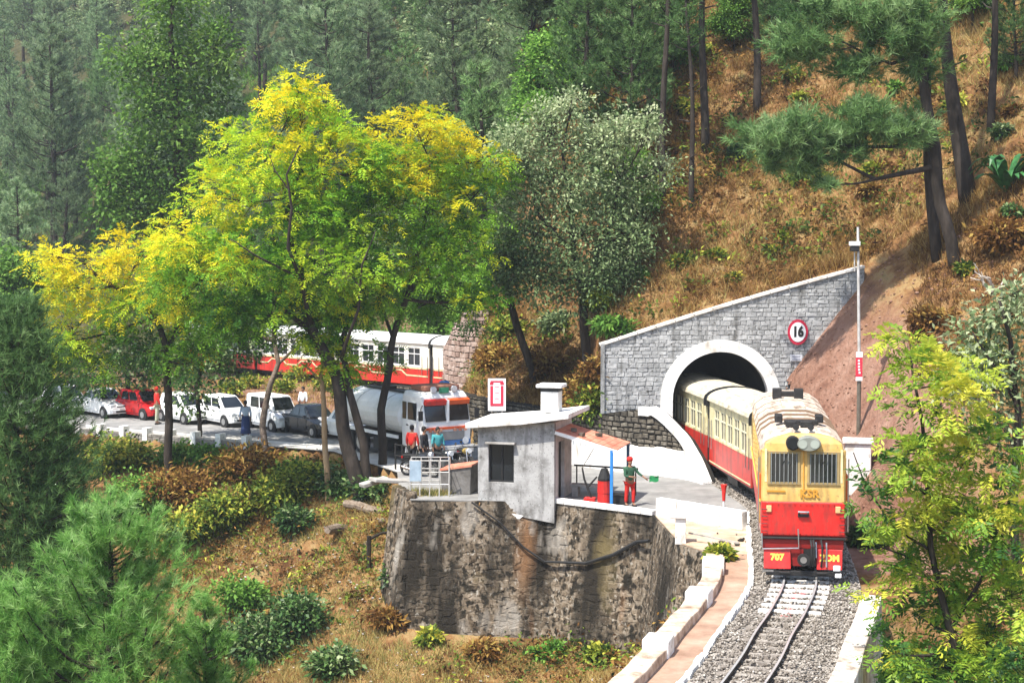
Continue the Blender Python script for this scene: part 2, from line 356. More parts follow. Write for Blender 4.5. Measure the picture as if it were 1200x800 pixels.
LEAF = {
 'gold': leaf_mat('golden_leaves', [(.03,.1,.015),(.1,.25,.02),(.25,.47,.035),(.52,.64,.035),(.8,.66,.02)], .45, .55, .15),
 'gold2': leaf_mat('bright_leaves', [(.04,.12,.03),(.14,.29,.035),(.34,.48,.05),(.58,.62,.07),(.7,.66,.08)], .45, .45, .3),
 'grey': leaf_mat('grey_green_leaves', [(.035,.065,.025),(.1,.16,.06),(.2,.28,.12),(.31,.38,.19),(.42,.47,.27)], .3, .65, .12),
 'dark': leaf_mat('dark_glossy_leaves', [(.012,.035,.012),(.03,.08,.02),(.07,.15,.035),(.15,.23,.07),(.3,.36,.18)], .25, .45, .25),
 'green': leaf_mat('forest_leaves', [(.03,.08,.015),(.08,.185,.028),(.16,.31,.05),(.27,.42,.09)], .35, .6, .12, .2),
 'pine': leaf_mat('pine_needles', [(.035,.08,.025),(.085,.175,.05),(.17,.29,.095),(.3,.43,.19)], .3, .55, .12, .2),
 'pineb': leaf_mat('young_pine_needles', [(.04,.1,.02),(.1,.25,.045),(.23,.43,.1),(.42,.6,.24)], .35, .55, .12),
 'pineg': leaf_mat('soft_grey_pine_needles', [(.055,.105,.045),(.14,.225,.1),(.25,.35,.17),(.38,.47,.28)], .38, .65, .1, .3),
 'grass': leaf_mat('dry_grass_blades', [(.06,.028,.012),(.17,.088,.028),(.33,.2,.06),(.52,.38,.15),(.4,.37,.13),(.11,.15,.035)], .35, .7, .1),
 'fern': leaf_mat('rusty_fern', [(.06,.026,.01),(.16,.075,.022),(.31,.175,.045),(.4,.31,.08)], .3, .7, .1),
 'bush': leaf_mat('shrub_leaves', [(.02,.045,.012),(.07,.13,.02),(.2,.27,.035),(.42,.44,.06),(.55,.48,.07)], .35, .55, .15),
}
# ------------------------------------------------------------------ ground sheet
def axis_pts(parts):
    out = []
    for a, b, s in parts: out += list(np.arange(a, b, s))
    return np.array(out)
gx = axis_pts([(-190,-40,4),(-40,-24,1.0),(-24,20,.38),(20,30,1),(30,111,4.5)])
gy = axis_pts([(-20,24,4),(24,40,.8),(40,112,.38),(112,140,1.2),(140,330,4.5)])
XX, YY = np.meshgrid(gx, gy); ZZ = T(XX.ravel(), YY.ravel())
nx, ny = len(gx), len(gy)
V = np.stack([XX.ravel(), YY.ravel(), ZZ], 1)
ii, jj = np.meshgrid(np.arange(nx-1), np.arange(ny-1)); a = (jj*nx+ii).ravel()
F = np.stack([a, a+1, a+1+nx, a+nx], 1)
fz = ZZ[F]; fx = V[F][:, :, 0].mean(1); fy = V[F][:, :, 1].mean(1)
jump = (fz.max(1)-fz.min(1) > 1.6) & (fx > 5.6) & (fx < 11.2) & (fy > 66) & (fy < 68)
F = F[~jump]; fx = fx[~jump]; fy = fy[~jump]
me = bpy.data.meshes.new('hillside_ground')
me.vertices.add(len(V)); me.vertices.foreach_set('co', V.astype(np.float32).ravel())
me.loops.add(len(F)*4); me.loops.foreach_set('vertex_index', F.astype(np.int32).ravel())
me.polygons.add(len(F)); me.polygons.foreach_set('loop_start', np.arange(0, len(F)*4, 4, dtype=np.int32))
me.polygons.foreach_set('use_smooth', [True]*len(F))
# soil kinds: bare red cut beside the tunnel, dry grass slope, shady forest floor
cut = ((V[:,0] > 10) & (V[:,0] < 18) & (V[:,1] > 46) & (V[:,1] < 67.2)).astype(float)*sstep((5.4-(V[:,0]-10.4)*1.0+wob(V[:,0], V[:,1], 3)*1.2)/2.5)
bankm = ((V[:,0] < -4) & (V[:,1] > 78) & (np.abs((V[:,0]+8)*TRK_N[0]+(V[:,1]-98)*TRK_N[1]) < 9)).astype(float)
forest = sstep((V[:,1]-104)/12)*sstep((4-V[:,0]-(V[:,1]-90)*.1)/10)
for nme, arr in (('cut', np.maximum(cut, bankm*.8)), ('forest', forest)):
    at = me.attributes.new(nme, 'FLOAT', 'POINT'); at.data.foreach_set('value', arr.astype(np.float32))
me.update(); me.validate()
gm = bpy.data.materials.new('hillside_soil'); gm.use_nodes = True; nt = gm.node_tree; N = nt.nodes.new; Lk = nt.links.new; b = nt.nodes['Principled BSDF']
ge = N('ShaderNodeNewGeometry')
def noise_r(sc, cols, lo=.3, hi=.7):
    n = N('ShaderNodeTexNoise'); n.inputs['Scale'].default_value = sc; n.inputs['Detail'].default_value = 8; n.inputs['Roughness'].default_value = .7; Lk(ge.outputs['Position'], n.inputs['Vector'])
    m = N('ShaderNodeMapRange'); m.inputs[1].default_value = lo; m.inputs[2].default_value = hi; Lk(n.outputs[0], m.inputs[0])
    r = _ramp(nt, cols); Lk(m.outputs[0], r.inputs[0]); return r.outputs[0]
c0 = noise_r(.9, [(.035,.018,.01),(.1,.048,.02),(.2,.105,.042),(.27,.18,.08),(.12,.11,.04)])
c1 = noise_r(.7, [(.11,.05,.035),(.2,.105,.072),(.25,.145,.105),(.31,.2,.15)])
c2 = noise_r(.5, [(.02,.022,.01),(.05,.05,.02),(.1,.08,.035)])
def amix(att, A, B):
    at = N('ShaderNodeAttribute'); at.attribute_name = att; m = N('ShaderNodeMixRGB'); Lk(at.outputs['Fac'], m.inputs[0]); Lk(A, m.inputs[1]); Lk(B, m.inputs[2]); return m.outputs[0]
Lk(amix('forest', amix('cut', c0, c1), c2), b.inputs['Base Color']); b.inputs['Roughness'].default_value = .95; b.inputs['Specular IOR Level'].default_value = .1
nb = N('ShaderNodeTexNoise'); nb.inputs['Scale'].default_value = 5; nb.inputs['Detail'].default_value = 8; Lk(ge.outputs['Position'], nb.inputs['Vector'])
bp = N('ShaderNodeBump'); bp.inputs['Strength'].default_value = .9; bp.inputs['Distance'].default_value = .15; Lk(nb.outputs[0], bp.inputs['Height']); Lk(bp.outputs[0], b.inputs['Normal'])
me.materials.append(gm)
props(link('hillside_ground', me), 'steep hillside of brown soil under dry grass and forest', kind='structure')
# ------------------------------------------------------------------ flat sheets: platform, road, path, ballast
def sheet(name, pts, z, m, label, thick=.04):
    mb = MB(); mb.prism(pts, 'z', z-thick, z); o = mb.build(name, m); return props(o, label, kind='structure')
def offset_line(P, d):
    P = [Vector((p[0], p[1])) for p in P]; out = []
    for i, p in enumerate(P):
        t = (P[min(i+1, len(P)-1)]-P[max(i-1, 0)]).normalized(); out.append(p+Vector((-t.y, t.x))*d)
    return [tuple(q) for q in out]
CEN = [(2.6,27.5),(4.15,31.5),(5.39,35.1),(6.15,37.7),(6.99,40.4),(7.9,44),(8.75,50),(9.45,55.5),(9.52,57.6),(9.2,61),(8.85,64.5),(8.3,69),(7.4,74),(6.2,79)]
def smooth_line(P, step=.4):
    P = [Vector((p[0], p[1], 0)) for p in P]; out = []
    for i in range(len(P)-1):
        p0 = P[max(i-1, 0)]; p1, p2 = P[i], P[i+1]; p3 = P[min(i+2, len(P)-1)]
        n = max(2, int((p2-p1).length/step))
        for k in range(n):
            t = k/n; out.append(.5*((2*p1)+(p2-p0)*t+(2*p0-5*p1+4*p2-p3)*t*t+(3*p1-p0-3*p2+p3)*t**3))
    out.append(P[-1]); return [(p.x, p.y) for p in out]
CL = smooth_line(CEN)
front = [tuple(p[:2]) for p in EL[:9]]
road_pts = front[2:8]+[(1.55,58.35),(4.9,55.7),(7.6,52.9),(8.1,52.6),(9.0,58.5),(8.2,62.3),(7.5,62.9),(6.0,65.2),(3.3,68.2)]+[tuple(p) for p in HL[1:]]+[tuple(p) for p in RB[1:4]]
sheet('road', road_pts, .006, M_road, 'pale worn road curving past the shed to the level crossing')
strip_in = offset_line(front[1:6], 1.5); sheet('sunlit_road_edge', front[1:6]+strip_in[::-1], .012, mat('painted_sunlight', [(.36,.34,.31),(.52,.5,.47),(.62,.6,.57)], .9, 1.2, .3, 20, world_co=True), 'pale strip painting sunlight along the outer edge of the road')  # pale sheet paints the sunlight on the outer part of the road
sheet('sandy_ground', [(4.95,55.5),(5.28,50.5),(6.15,48.5),(6.3,46.5),(8.3,46.5),(8.6,52.5),(8.0,53)], -.004, M_sand, 'pale sandy patch between the white parapet and the path')
ppath = [p for p in CL if 27 < p[1] < 48.6]
lp = offset_line(ppath, 2.15); rp = offset_line(ppath, 1.33)
sheet('path', lp+rp[::-1], .012, M_path, 'pinkish earth path beside the railway')
bl = offset_line([p for p in CL if 27 < p[1] < 66], 1.3); br = offset_line([p for p in CL if 27 < p[1] < 66], -1.62)
M_ball = stone_mat('ballast_bed', [(.09,.075,.06),(.19,.165,.14),(.3,.27,.235),(.43,.395,.35)], .9, 1.0, 18)
sheet('track_bed', bl+br[::-1], .03, M_ball, 'grey ballast bed under the narrow railway', .12)

# ------------------------------------------------------------------ stonework
def chamfer_block(mb, c, n, depth, inset):
    """c: 4 corner Vectors (ccw seen from outside), n: outward normal"""
    m = (c[0]+c[1]+c[2]+c[3])/4; i = len(mb.v)
    for p in c: mb.v.append(tuple(p-n*.06))
    for p in c: mb.v.append(tuple(p+n*depth*.45))
    for p in c: mb.v.append(tuple(p+(m-p).normalized()*inset+n*(depth+random.uniform(-.012, .012))))
    for k in range(4):
        q = (k+1) % 4
        mb.f.append((i+k, i+q, i+4+q, i+4+k)); mb.f.append((i+4+k, i+4+q, i+8+q, i+8+k)); mb.m += [0, 0]
    mb.f.append((i+8, i+9, i+10, i+11)); mb.m.append(0)
def stones(parent, P, L, zlo, zhi, ch, sl, depth, m, keep=None, joint=.025, maxn=300, jit=.03, inset=.03, prio=None):
    """courses of separate stones over a wall face; P(s, z) -> (point, outward normal)"""
    allb = []
    s_top = max(zhi(s) for s in np.linspace(0, L, 30)); z = min(zlo(s) for s in np.linspace(0, L, 30))
    while z < s_top:
        h = random.uniform(*ch); s = -random.uniform(0, sl[0])
        while s < L:
            w = random.uniform(*sl); s0, s1 = max(s, 0), min(s+w, L); s += w
            if s1-s0 < .1: continue
            sm = (s0+s1)/2; z0, z1 = max(z, zlo(sm)), min(z+h, zhi(sm))
            if z1-z0 < .07: continue
            if keep and not (keep(s0, z0) and keep(s1, z0) and keep(s0, z1) and keep(s1, z1)): 
                if not keep(sm, (z0+z1)/2): continue
            j = joint/2; r = lambda: random.uniform(-jit, jit)*min(1, (z1-z0)*4)
            q = [P(s0+j+r()*.6, z0+j+r()), P(s1-j+r()*.6, z0+j+r()), P(s1-j+r()*.6, z1-j+r()), P(s0+j+r()*.6, z1-j+r())]
            n = P(sm, (z0+z1)/2)[1]
            area = (s1-s0)*(z1-z0)/(max(q[0][0].y, 1)**2)*(prio(sm, z0) if prio else 1)
            allb.append((area, [p[0] for p in q], n))
        z += h
    allb.sort(key=lambda t: -t[0]); rest = MB()
    for k, (ar, c, n) in enumerate(allb):
        d = depth*random.uniform(.5, 1.2)
        if k < maxn:
            mb = MB(); o0 = (c[0]+c[1]+c[2]+c[3])/4
            chamfer_block(mb, c, n, d, inset)
            link('stone', mb.mesh('stone', m, fix=False), parent)
        else: chamfer_block(rest, c, n, d, inset)
    if rest.v: props(rest.build('small_stones', m, parent), kind='stuff')
    return len(allb)
def polyline_P(pts, ztop=0, batter=0):
    pts = [Vector((p[0], p[1], 0)) for p in pts]; ls = [0]
    for a, b in zip(pts[:-1], pts[1:]): ls.append(ls[-1]+(b-a).length)
    def P(s, z):
        s = min(max(s, 0), ls[-1]); k = max(i for i in range(len(pts)-1) if ls[i] <= s+1e-9)
        t = (pts[k+1]-pts[k]).normalized(); n = Vector((t.y, -t.x, 0))
        # soften the normal at bends
        f = (s-ls[k])/max(ls[k+1]-ls[k], 1e-6)
        nn = n.copy()
        if f < .25 and k > 0: tt = (pts[k]-pts[k-1]).normalized(); nn = n.lerp(Vector((tt.y, -tt.x, 0)), .5*(1-f/.25))
        if f > .75 and k < len(pts)-2: tt = (pts[k+2]-pts[k+1]).normalized(); nn = n.lerp(Vector((tt.y, -tt.x, 0)), .5*(f-.75)/.25)
        q = pts[k]+t*(s-ls[k])+nn*batter*(ztop-z); return Vector((q.x, q.y, z)), nn.normalized()
    return P, ls[-1], ls
def wall_core(parent, name, P, L, zlo, zhi, m, thick=.5, ns=40, push=0):
    mb = MB(); ss = [L*i/ns for i in range(ns+1)]
    fr = [(P(s, zlo(s)), P(s, (zlo(s)+zhi(s))/2), P(s, zhi(s))) for s in ss]
    rings = []
    for (a, bm_, c) in fr:
        rings.append([a[0]+a[1]*push, bm_[0]+bm_[1]*push, c[0]+c[1]*push, c[0]-c[1]*thick, Vector((c[0].x, c[0].y, a[0].z))-c[1]*thick])
    mb.loft(rings); return mb.build(name, m, parent)
S_port = stone_mat('painted_grey_stone', [(.2,.2,.195),(.3,.3,.295),(.38,.38,.375),(.48,.475,.465)], .85, .6, 7, [((.09,.085,.075), (2.2,2.2,.28), .54, .7), ((.46,.46,.45), (4,4,3), .58, .7), ((.07,.065,.055), (9,9,8), .6, .7)])
S_mort = mat('grey_mortar', [(.16,.16,.155),(.26,.26,.255),(.33,.33,.325)], .95, 3, .4, 20, world_co=True)
S_rub = stone_mat('dark_rubble_stone', [(.05,.042,.032),(.1,.085,.065),(.17,.15,.12),(.27,.25,.2)], .9, .7, 6, [((.02,.018,.014), (.8,.8,.35), .48, .64)])
S_dmort = mat('dark_joint', [(.008,.007,.006),(.03,.026,.02)], .95, 3, .4, 20, world_co=True)
STK = [((.35,.32,.27), (7,7,5), .6, .68), ((.02,.016,.011), (6,6,4.5), .52, .62), ((.022,.018,.013), (.75,.75,.13), .46, .6), ((.02,.017,.012), (2.6,2.6,2.2), .55, .66), ((.2,.105,.05), (.42,.42,.05), .63, .72), ((.13,.1,.045), (.5,.5,.3), .62, .76), ((.3,.27,.23), (.9,.9,.35), .6, .72)]
S_big = stone_mat('stained_masonry', [(.03,.022,.014),(.105,.078,.052),(.2,.155,.108),(.36,.3,.23)], .92, .8, 7, STK)
S_bmort = stone_mat('stained_mortar', [(.035,.026,.018),(.125,.095,.066),(.21,.168,.122),(.31,.26,.2)], .95, .8, 6, STK)

# ---- tunnel portal
PY = 66.9
ax, ar, aw = 8.62, 1.98, .5            # arch centre x, inner radius, ring width
azs = D(845, 412, PY).z-ar             # springing height
tl = D(705, 404, PY); tr = D(1013, 313, PY)
tunnel = thing('tunnel_portal', 'grey stone tunnel portal with whitewashed arch and sloping top', 'tunnel', (ax, PY, 0))
def rel(o): # parts built in world coordinates: cancel the parent's offset
    o.matrix_parent_inverse = Matrix.Translation(-Vector(o.parent.location)) if o.parent.rotation_euler.z == 0 else o.parent.matrix_world.inverted()
    return o
def zcop(x): return tl.z+(tr.z-tl.z)*(x-tl.x)/(tr.x-tl.x)+.10*math.sin((x-tl.x)/(tr.x-tl.x)*math.pi)
def zarch(x, r): return azs+math.sqrt(max(r*r-(x-ax)**2, 0)) if abs(x-ax) < r else -1
def zfoot(x): return max(-.2, (x-10.6)*1.28-.4)
mb = MB(); xs = list(np.linspace(tl.x, ax-ar-.1, 14))+list(np.linspace(ax-ar-.1, ax+ar+.1, 30))[1:]+list(np.linspace(ax+ar+.1, tr.x, 16))[1:]
for x0, x1 in zip(xs[:-1], xs[1:]):
    f = lambda x: max(zfoot(x), zarch(x, ar+.1), 1.9 if x < ax-ar-.6 else 0)
    mb.quad((x0, PY, f(x0)), (x1, PY, f(x1)), (x1, PY, zcop(x1)), (x0, PY, zcop(x0)))
    mb.quad((x1, PY+.6, f(x1)), (x0, PY+.6, f(x0)), (x0, PY+.6, zcop(x0)), (x1, PY+.6, zcop(x1)))
mb.quad((tl.x, PY+.6, 1.9), (tl.x, PY, 1.9), (tl.x, PY, tl.z), (tl.x, PY+.6, tl.z))
link('mortar_face', mb.mesh('mortar_face', S_mort, fix=False), tunnel).location = (-ax, -PY, 0)
npre = set(bpy.data.objects)
Lw = tr.x-tl.x
stones(tunnel, lambda s, z: (Vector((tl.x+s-ax, -.0, z)), Vector((0, -1, 0))), Lw, lambda s: max(1.9, zfoot(tl.x+s)), lambda s: zcop(tl.x+s)-.06, (.13,.22), (.22,.5), .035, S_port,
       keep=lambda s, z: math.hypot(tl.x+s-ax, max(z-azs, 0)) > ar+aw-.03, joint=.02, inset=.022, jit=.022)
for o in bpy.data.objects:
    if o not in npre and o.name.startswith(('stone', 'small_stones')): pass
# ring of the arch
mb = MB(); na = 28
angs = [math.pi*i/na for i in range(na+1)]
prof = [(ax-math.cos(a)*1, azs+math.sin(a)*1, a) for a in angs]
ringi = [(ax-ar*math.cos(a), azs+ar*math.sin(a)) for a in angs]; ringo = [(ax-(ar+aw)*math.cos(a), azs+(ar+aw)*math.sin(a)) for a in angs]
ringi = [(ax-ar, -.1)]+ringi+[(ax+ar, -.1)]; ringo = [(ax-ar-aw, -.1)]+ringo+[(ax+ar+aw, -.1)]
rg = []
for (xi, zi), (xo, zo) in zip(ringi, ringo): rg.append([(xi-ax, .55, zi), (xi-ax, -.11, zi), (xo-ax, -.11, zo), (xo-ax, .05, zo)])
mb.loft(rg, closed=False, caps=False); mb.build('arch_ring', M_white, tunnel, label='whitewashed ring around the tunnel mouth')
mb = MB(); 
M_lining = mat('black_lining', [(.006,.006,.006),(.02,.018,.016)], .95, 2, .4, 9)  # near-black colour for the whole tunnel tube
tc = [p for p in CL if p[1] > 66.5]; tc = [(8.62, 67.3)]+[p for p in tc if p[1] > 68]+[(4.5,84),(1.5,89)]
rg = []
for k, p in enumerate(tc):
    r = ar+.06
    rg.append([(p[0]-ax-r*math.cos(a), p[1]-PY, azs+r*math.sin(a)) for a in angs]+[(p[0]-ax+r, p[1]-PY, -.3), (p[0]-ax-r, p[1]-PY, -.3)])
mb.loft(rg, caps=False); mb.poly([q for q in rg[-1]]); mb.build('tunnel_lining', M_lining, tunnel)
mb = MB(); n = 14
for i in range(n):
    a, c = tl.x-.08+(Lw+.1)*i/n, tl.x-.08+(Lw+.1)*(i+1)/n-.02
    mb.bar((a-ax, .2, zcop(a)+.02), (c-ax, .2, zcop(c)+.02), .62, .12)
mb.build('coping', mat('weathered_whitewash', [(.4,.35,.28),(.68,.63,.57),(.8,.78,.74)], .85, 1.3, .3, 12, world_co=True), tunnel, bevel=.02)
mb = MB(); zb = .0
mb.bar((tl.x-ax+.04, -.06, 2.0), (tl.x-ax+.04, -.06, tl.z+.05), .12, .16); mb.build('edge_course', S_port, tunnel)

# ---- rubble retaining wall left of the tunnel, with whitewashed foot and a whitewashed sweep down to the track
RWP = [(-6.2,81.2),(-3.2,78.6),(-1.7,75.2),(3.2,67.2),(5.1,65.5),(6.1,64.7),(6.75,64.1),(7.2,63.3),(7.5,62.5)]
RP, RL, Rls = polyline_P(RWP[::1]); 
rw = thing('rubble_wall', 'dark rubble retaining wall curving from the road into the tunnel mouth', 'wall', (0, 0, 0))
s6 = Rls[4]
def rtop(s):
    if s < s6+.7: return 2.2+.45*max(0, min(1, (s-Rls[3])/(s6-Rls[3])))
    t = (s-s6-.7)/(RL-s6-.7); return 2.65*(1-t**1.25)+.05
# the wall's outer face is toward the camera: polyline runs left to right so outward = right-hand normal
wall_core(rw, 'wall_core', RP, RL, lambda s: -.1, lambda s: rtop(s)-.02, S_dmort, .5, 60)
stones(rw, RP, RL-.1, lambda s: -.05 if s < Rls[2]+2.5 else 1.05, lambda s: rtop(s)-.03, (.16,.25), (.22,.42), .05, S_rub, joint=.055, inset=.045, jit=.04)
mb = MB(); a0 = Rls[2]+2.2
rings = []
for i in range(30):
    s = a0+(RL-a0)*i/29; zt = min(1.12+.04*math.sin(i*1.7), rtop(s)-.02); p, n = RP(s, 0)
    rings.append([p+n*.02+Vector((0,0,-.1)), p+n*.1+Vector((0,0,-.1)), p+n*.1+Vector((0,0,zt)), p+n*.02+Vector((0,0,zt+.02))])
mb.loft(rings); mb.build('whitewashed_foot', M_white, rw, label='white painted lower band of the rubble wall')
rings = []
for i in range(26):
    s = s6+.1+(RL-s6-.1)*i/25; p, n = RP(s, 0); zt = rtop(s); q = p+Vector((0, 0, zt))
    dn = .26
    rings.append([q+n*.13+Vector((0,0,-dn)), q+n*.13+Vector((0,0,.07)), q-n*.28+Vector((0,0,.07)), q-n*.28+Vector((0,0,-dn))])
mb = MB(); mb.loft(rings); mb.build('whitewashed_sweep', M_white, rw, label='white coping sweeping down beside the track')

# ---- great retaining wall under the shed
BW = [(-4.55,60.9),(-3.75,58.95),(1.5,58.3),(4.9,55.6),(5.25,50.4),(6.25,48.35)]
BP, BL_, Bls = polyline_P(BW, 0, .13)
bw = thing('retaining_wall', 'tall stained masonry retaining wall under the grey shed', 'wall', (0, 0, 0))
def bbot(s):
    p, n = BP(s, -3.5); return min(Tz(p.x+n.x*.5, p.y+n.y*.5), Tz(p.x+n.x*.1, p.y+n.y*.1), -.5)-.5
bb = [bbot(BL_*i/60) for i in range(61)]
bz = lambda s: bb[min(60, max(0, int(round(s/BL_*60))))]
def btop(s): return .0 if s < Bls[3]-.05 else -.06
wall_core(bw, 'wall_core', BP, BL_, bz, btop, S_bmort, .6, 60)
stones(bw, BP, BL_, bz, lambda s: btop(s)-.08-.25*random.random(), (.2,.36), (.2,.5), .02, S_big, joint=.04, inset=.05, jit=.1)
mb = MB()
for i in range(9):
    p0, n0 = BP(Bls[2]+.05+(Bls[3]-Bls[2]-.1)*i/9, 0); p1, n1 = BP(Bls[2]+.05+(Bls[3]-Bls[2]-.1)*(i+1)/9-.015, 0)
    mb.bar(p0-n0*.1+Vector((0,0,.06)), p1-n1*.1+Vector((0,0,.06)), .34, .17)
mb.build('white_kerb', M_white, bw, bevel=.02)
mb = MB()
for a, b2 in ((0, 1), (1, 1.0)): pass
for i in range(7):
    t0, t1 = .1+i*.35, .1+i*.35+.3
    p, n = BP(t0*.9, 0); mb.box((p.x-n.x*.2+random.uniform(-.05,.05), p.y-n.y*.2, .06), (.36, .34, .22+.1*random.random()), Matrix.Rotation(random.uniform(-.5,.5), 3, 'Z'))
mb.build('rough_cap_stones', S_big, bw, bevel=.04)
pts = [D(552,588,58.55), D(585,612,58.3), D(612,640,58.15), D(640,657,58.05), D(690,659,57.0), D(720,650,56.2), D(745,635,55.7), D(778,633,55.2)]
def snap(p):
    best = min((((BP(BL_*i/200, p.z)[0]-p).length, i) for i in range(201)))[1]; q, n = BP(BL_*best/200, p.z); return q+n*.14
mb = MB(); mb.tube([snap(p) for p in pts], [.035,.035,.04,.045,.06,.07,.07,.06], 6)
props(mb.build('black_hose', M_black), 'sagging black hose hanging across the stained retaining wall', 'hose')
# ------------------------------------------------------------------ railway track
GA = .43
track = thing('railway_track', 'narrow gauge railway track curving out of the tunnel', 'railway track', (0, 0, 0))
pl = [p for p in CL if 27 < p[1] < 68]
for sgn in (1, -1):
    rl = offset_line(pl, GA*sgn); mb = MB(); mh = MB()
    prof = [(-.055, 0), (.055, 0), (.05, .02), (.012, .035), (.012, .1), (.034, .11), (.034, .14), (-.034, .14), (-.034, .11), (-.012, .1), (-.012, .035), (-.05, .02)]
    rg = []; rh = []
    for i, p in enumerate(rl):
        t = (Vector(rl[min(i+1, len(rl)-1)])-Vector(rl[max(i-1, 0)])).normalized(); nn = Vector((-t.y, t.x, 0)); q = Vector((p[0], p[1], .11))
        rg.append([q+nn*u+Vector((0, 0, w)) for u, w in prof])
        rh.append([q+nn*u+Vector((0, 0, w)) for u, w in ((-.026, .141), (.026, .141), (.026, .145), (-.026, .145))])
    r = mb.loft(rg).build('rail', M_rail, track); mh.loft(rh).build('rail_head', M_railtop, r)
M_slw = mat('whitewashed_sleeper', [(.36,.33,.3),(.66,.64,.61),(.8,.79,.77)], .85, 4, .4, 20)
M_slg = mat('dusty_sleeper', [(.12,.1,.085),(.24,.21,.18),(.36,.33,.29)], .9, 5, .5, 20)
mb = MB(); mb.prism([(-.13,-.04),(.13,-.04),(.105,.115),(-.105,.115)], 'y', -.78, .78)
slm = mb.mesh('sleeper', M_slg); slw = mb.mesh('sleeper', M_slw)
acc = 0; last = pl[0]
for i in range(1, len(pl)):
    a, c = Vector(pl[i-1]), Vector(pl[i]); L = (c-a).length; t = (c-a).normalized()
    while acc < L:
        p = a+t*acc; acc += .62
        if p.y > 58: continue
        wht = 39.9 < p.y < 45
        o = link('sleeper', slw if wht else slm, track); o.location = (p.x, p.y, .045 if wht else .012); o.rotation_euler = (0, 0, math.atan2(t.y, t.x)+random.uniform(-.03, .03))
        if wht: o['label'] = 'whitewashed sleeper'
    acc -= L
mb = MB()
for k in range(8):
    pp = [p for p in pl if 39.8 < p[1] < 44]; p = pp[int(k*len(pp)/8)]
    mb.box((p[0]+random.uniform(-.05,.05), p[1], .117+.001*k), (.2+.1*random.random(), .3, .006), Matrix.Rotation(random.random(), 3, 'Z'))
mb.build('red_stain', mat('red_stain', [(.3,.05,.05),(.5,.2,.19)], .9, 6), track)
# ballast stones
def on_track(n, lo, hi, ymin=27, ymax=64):
    q = np.array([p for p in CL if ymin < p[1] < ymax]); k = RNG.integers(0, len(q)-1, n); f = RNG.random(n)[:, None]
    p = q[k]*(1-f)+q[k+1]*f; t = unit(q[k+1]-q[k]); u = RNG.uniform(lo, hi, n)[:, None]
    return p+np.stack([-t[:, 1], t[:, 0]], 1)*u, u[:, 0]
def rocks(name, xy, z, r, m, flat=.7):
    n = len(xy); base = unit(np.array([[1,1,.2],[-1,1,-.1],[-1,-1,.3],[1,-1,0],[0,0,1],[0,0,-1.]]))
    v = base[None]*(r[:, None, None]*RNG.uniform(.6, 1.25, (n, 6, 1))); an = RNG.uniform(0, 6.28, n); c, s = np.cos(an), np.sin(an)
    x = v[:, :, 0]*c[:, None]-v[:, :, 1]*s[:, None]; y = v[:, :, 0]*s[:, None]+v[:, :, 1]*c[:, None]
    v = np.stack([x, y, v[:, :, 2]*flat], -1)+np.concatenate([xy, z[:, None]], 1)[:, None]
    fi = np.array([[0,1,4],[1,2,4],[2,3,4],[3,0,4],[1,0,5],[2,1,5],[3,2,5],[0,3,5]])
    me = bpy.data.meshes.new(name); me.vertices.add(n*6); me.vertices.foreach_set('co', v.astype(np.float32).ravel())
    f = (np.arange(n)*6)[:, None, None]+fi[None]; f = f.reshape(-1, 3)
    me.loops.add(len(f)*3); me.loops.foreach_set('vertex_index', f.astype(np.int32).ravel()); me.polygons.add(len(f)); me.polygons.foreach_set('loop_start', np.arange(0, len(f)*3, 3, dtype=np.int32))
    me.materials.append(m); me.update(); me.validate(); return me
M_grav = stone_mat('ballast_stone', [(.045,.037,.03),(.16,.135,.11),(.31,.275,.235),(.56,.52,.46)], .9, .2, 5)
xy, u = on_track(15000, -1.6, 1.28)
zz = .04+.07*np.clip(1.35-np.abs(u+.15), 0, .5)/.5+RNG.uniform(-.02, .035, len(u))
props(link('ballast_gravel', rocks('ballast_gravel', xy, zz, RNG.uniform(.03, .06, len(u)), M_grav)), 'loose grey gravel around the sleepers', kind='stuff')
# whitewashed edging stones beside the path
ed = thing('path_edging', 'row of whitewashed edging stones between path and ballast', 'edging', (0, 0, 0))
eq = offset_line([p for p in CL if 29 < p[1] < 56], 1.36)
mb0 = MB().box((0, 0, 0), (.42, .13, .16)); em = mb0.mesh('edging_stone', M_white)
s = 0
for i in range(0, len(eq)-1, 1):
    a, c = Vector(eq[i]), Vector(eq[i+1]); m = (a+c)/2; L = (c-a).length
    o = link('edging_stone', em, ed); o.location = (m.x+random.uniform(-.02,.02), m.y, .06+random.uniform(-.03,.02)); o.rotation_euler = (random.uniform(-.08,.08), random.uniform(-.06,.06), math.atan2((c-a).y, (c-a).x)+random.uniform(-.07,.07)); o.scale = ((L-.03)/.42, random.uniform(.7,1.3), 1)
# parapet with white blocks on the drop side of the path
par = thing('path_parapet', 'low whitewashed parapet with square blocks along the drop beside the path', 'parapet', (0, 0, 0))
PQ = offset_line([p for p in CL if 28 < p[1] < 47.5], 2.42)
M_parc = mat('worn_parapet_top', [(.22,.14,.09),(.5,.39,.3),(.7,.62,.54)], .9, 2.2, .35, 12, world_co=True)
rg = []
for i, p in enumerate(PQ):
    t = (Vector(PQ[min(i+1, len(PQ)-1)])-Vector(PQ[max(i-1, 0)])).normalized(); nn = Vector((-t.y, t.x, 0)); q = Vector((p[0], p[1], 0))
    h = .26+.02*math.sin(i*1.3); rg.append([q+nn*-.27+Vector((0,0,-.2)), q+nn*-.27+Vector((0,0,h)), q+nn*.24+Vector((0,0,h+.02)), q+nn*.26+Vector((0,0,-1.2))])
MB().loft(rg).build('parapet_wall', M_parc, par, bevel=.03)
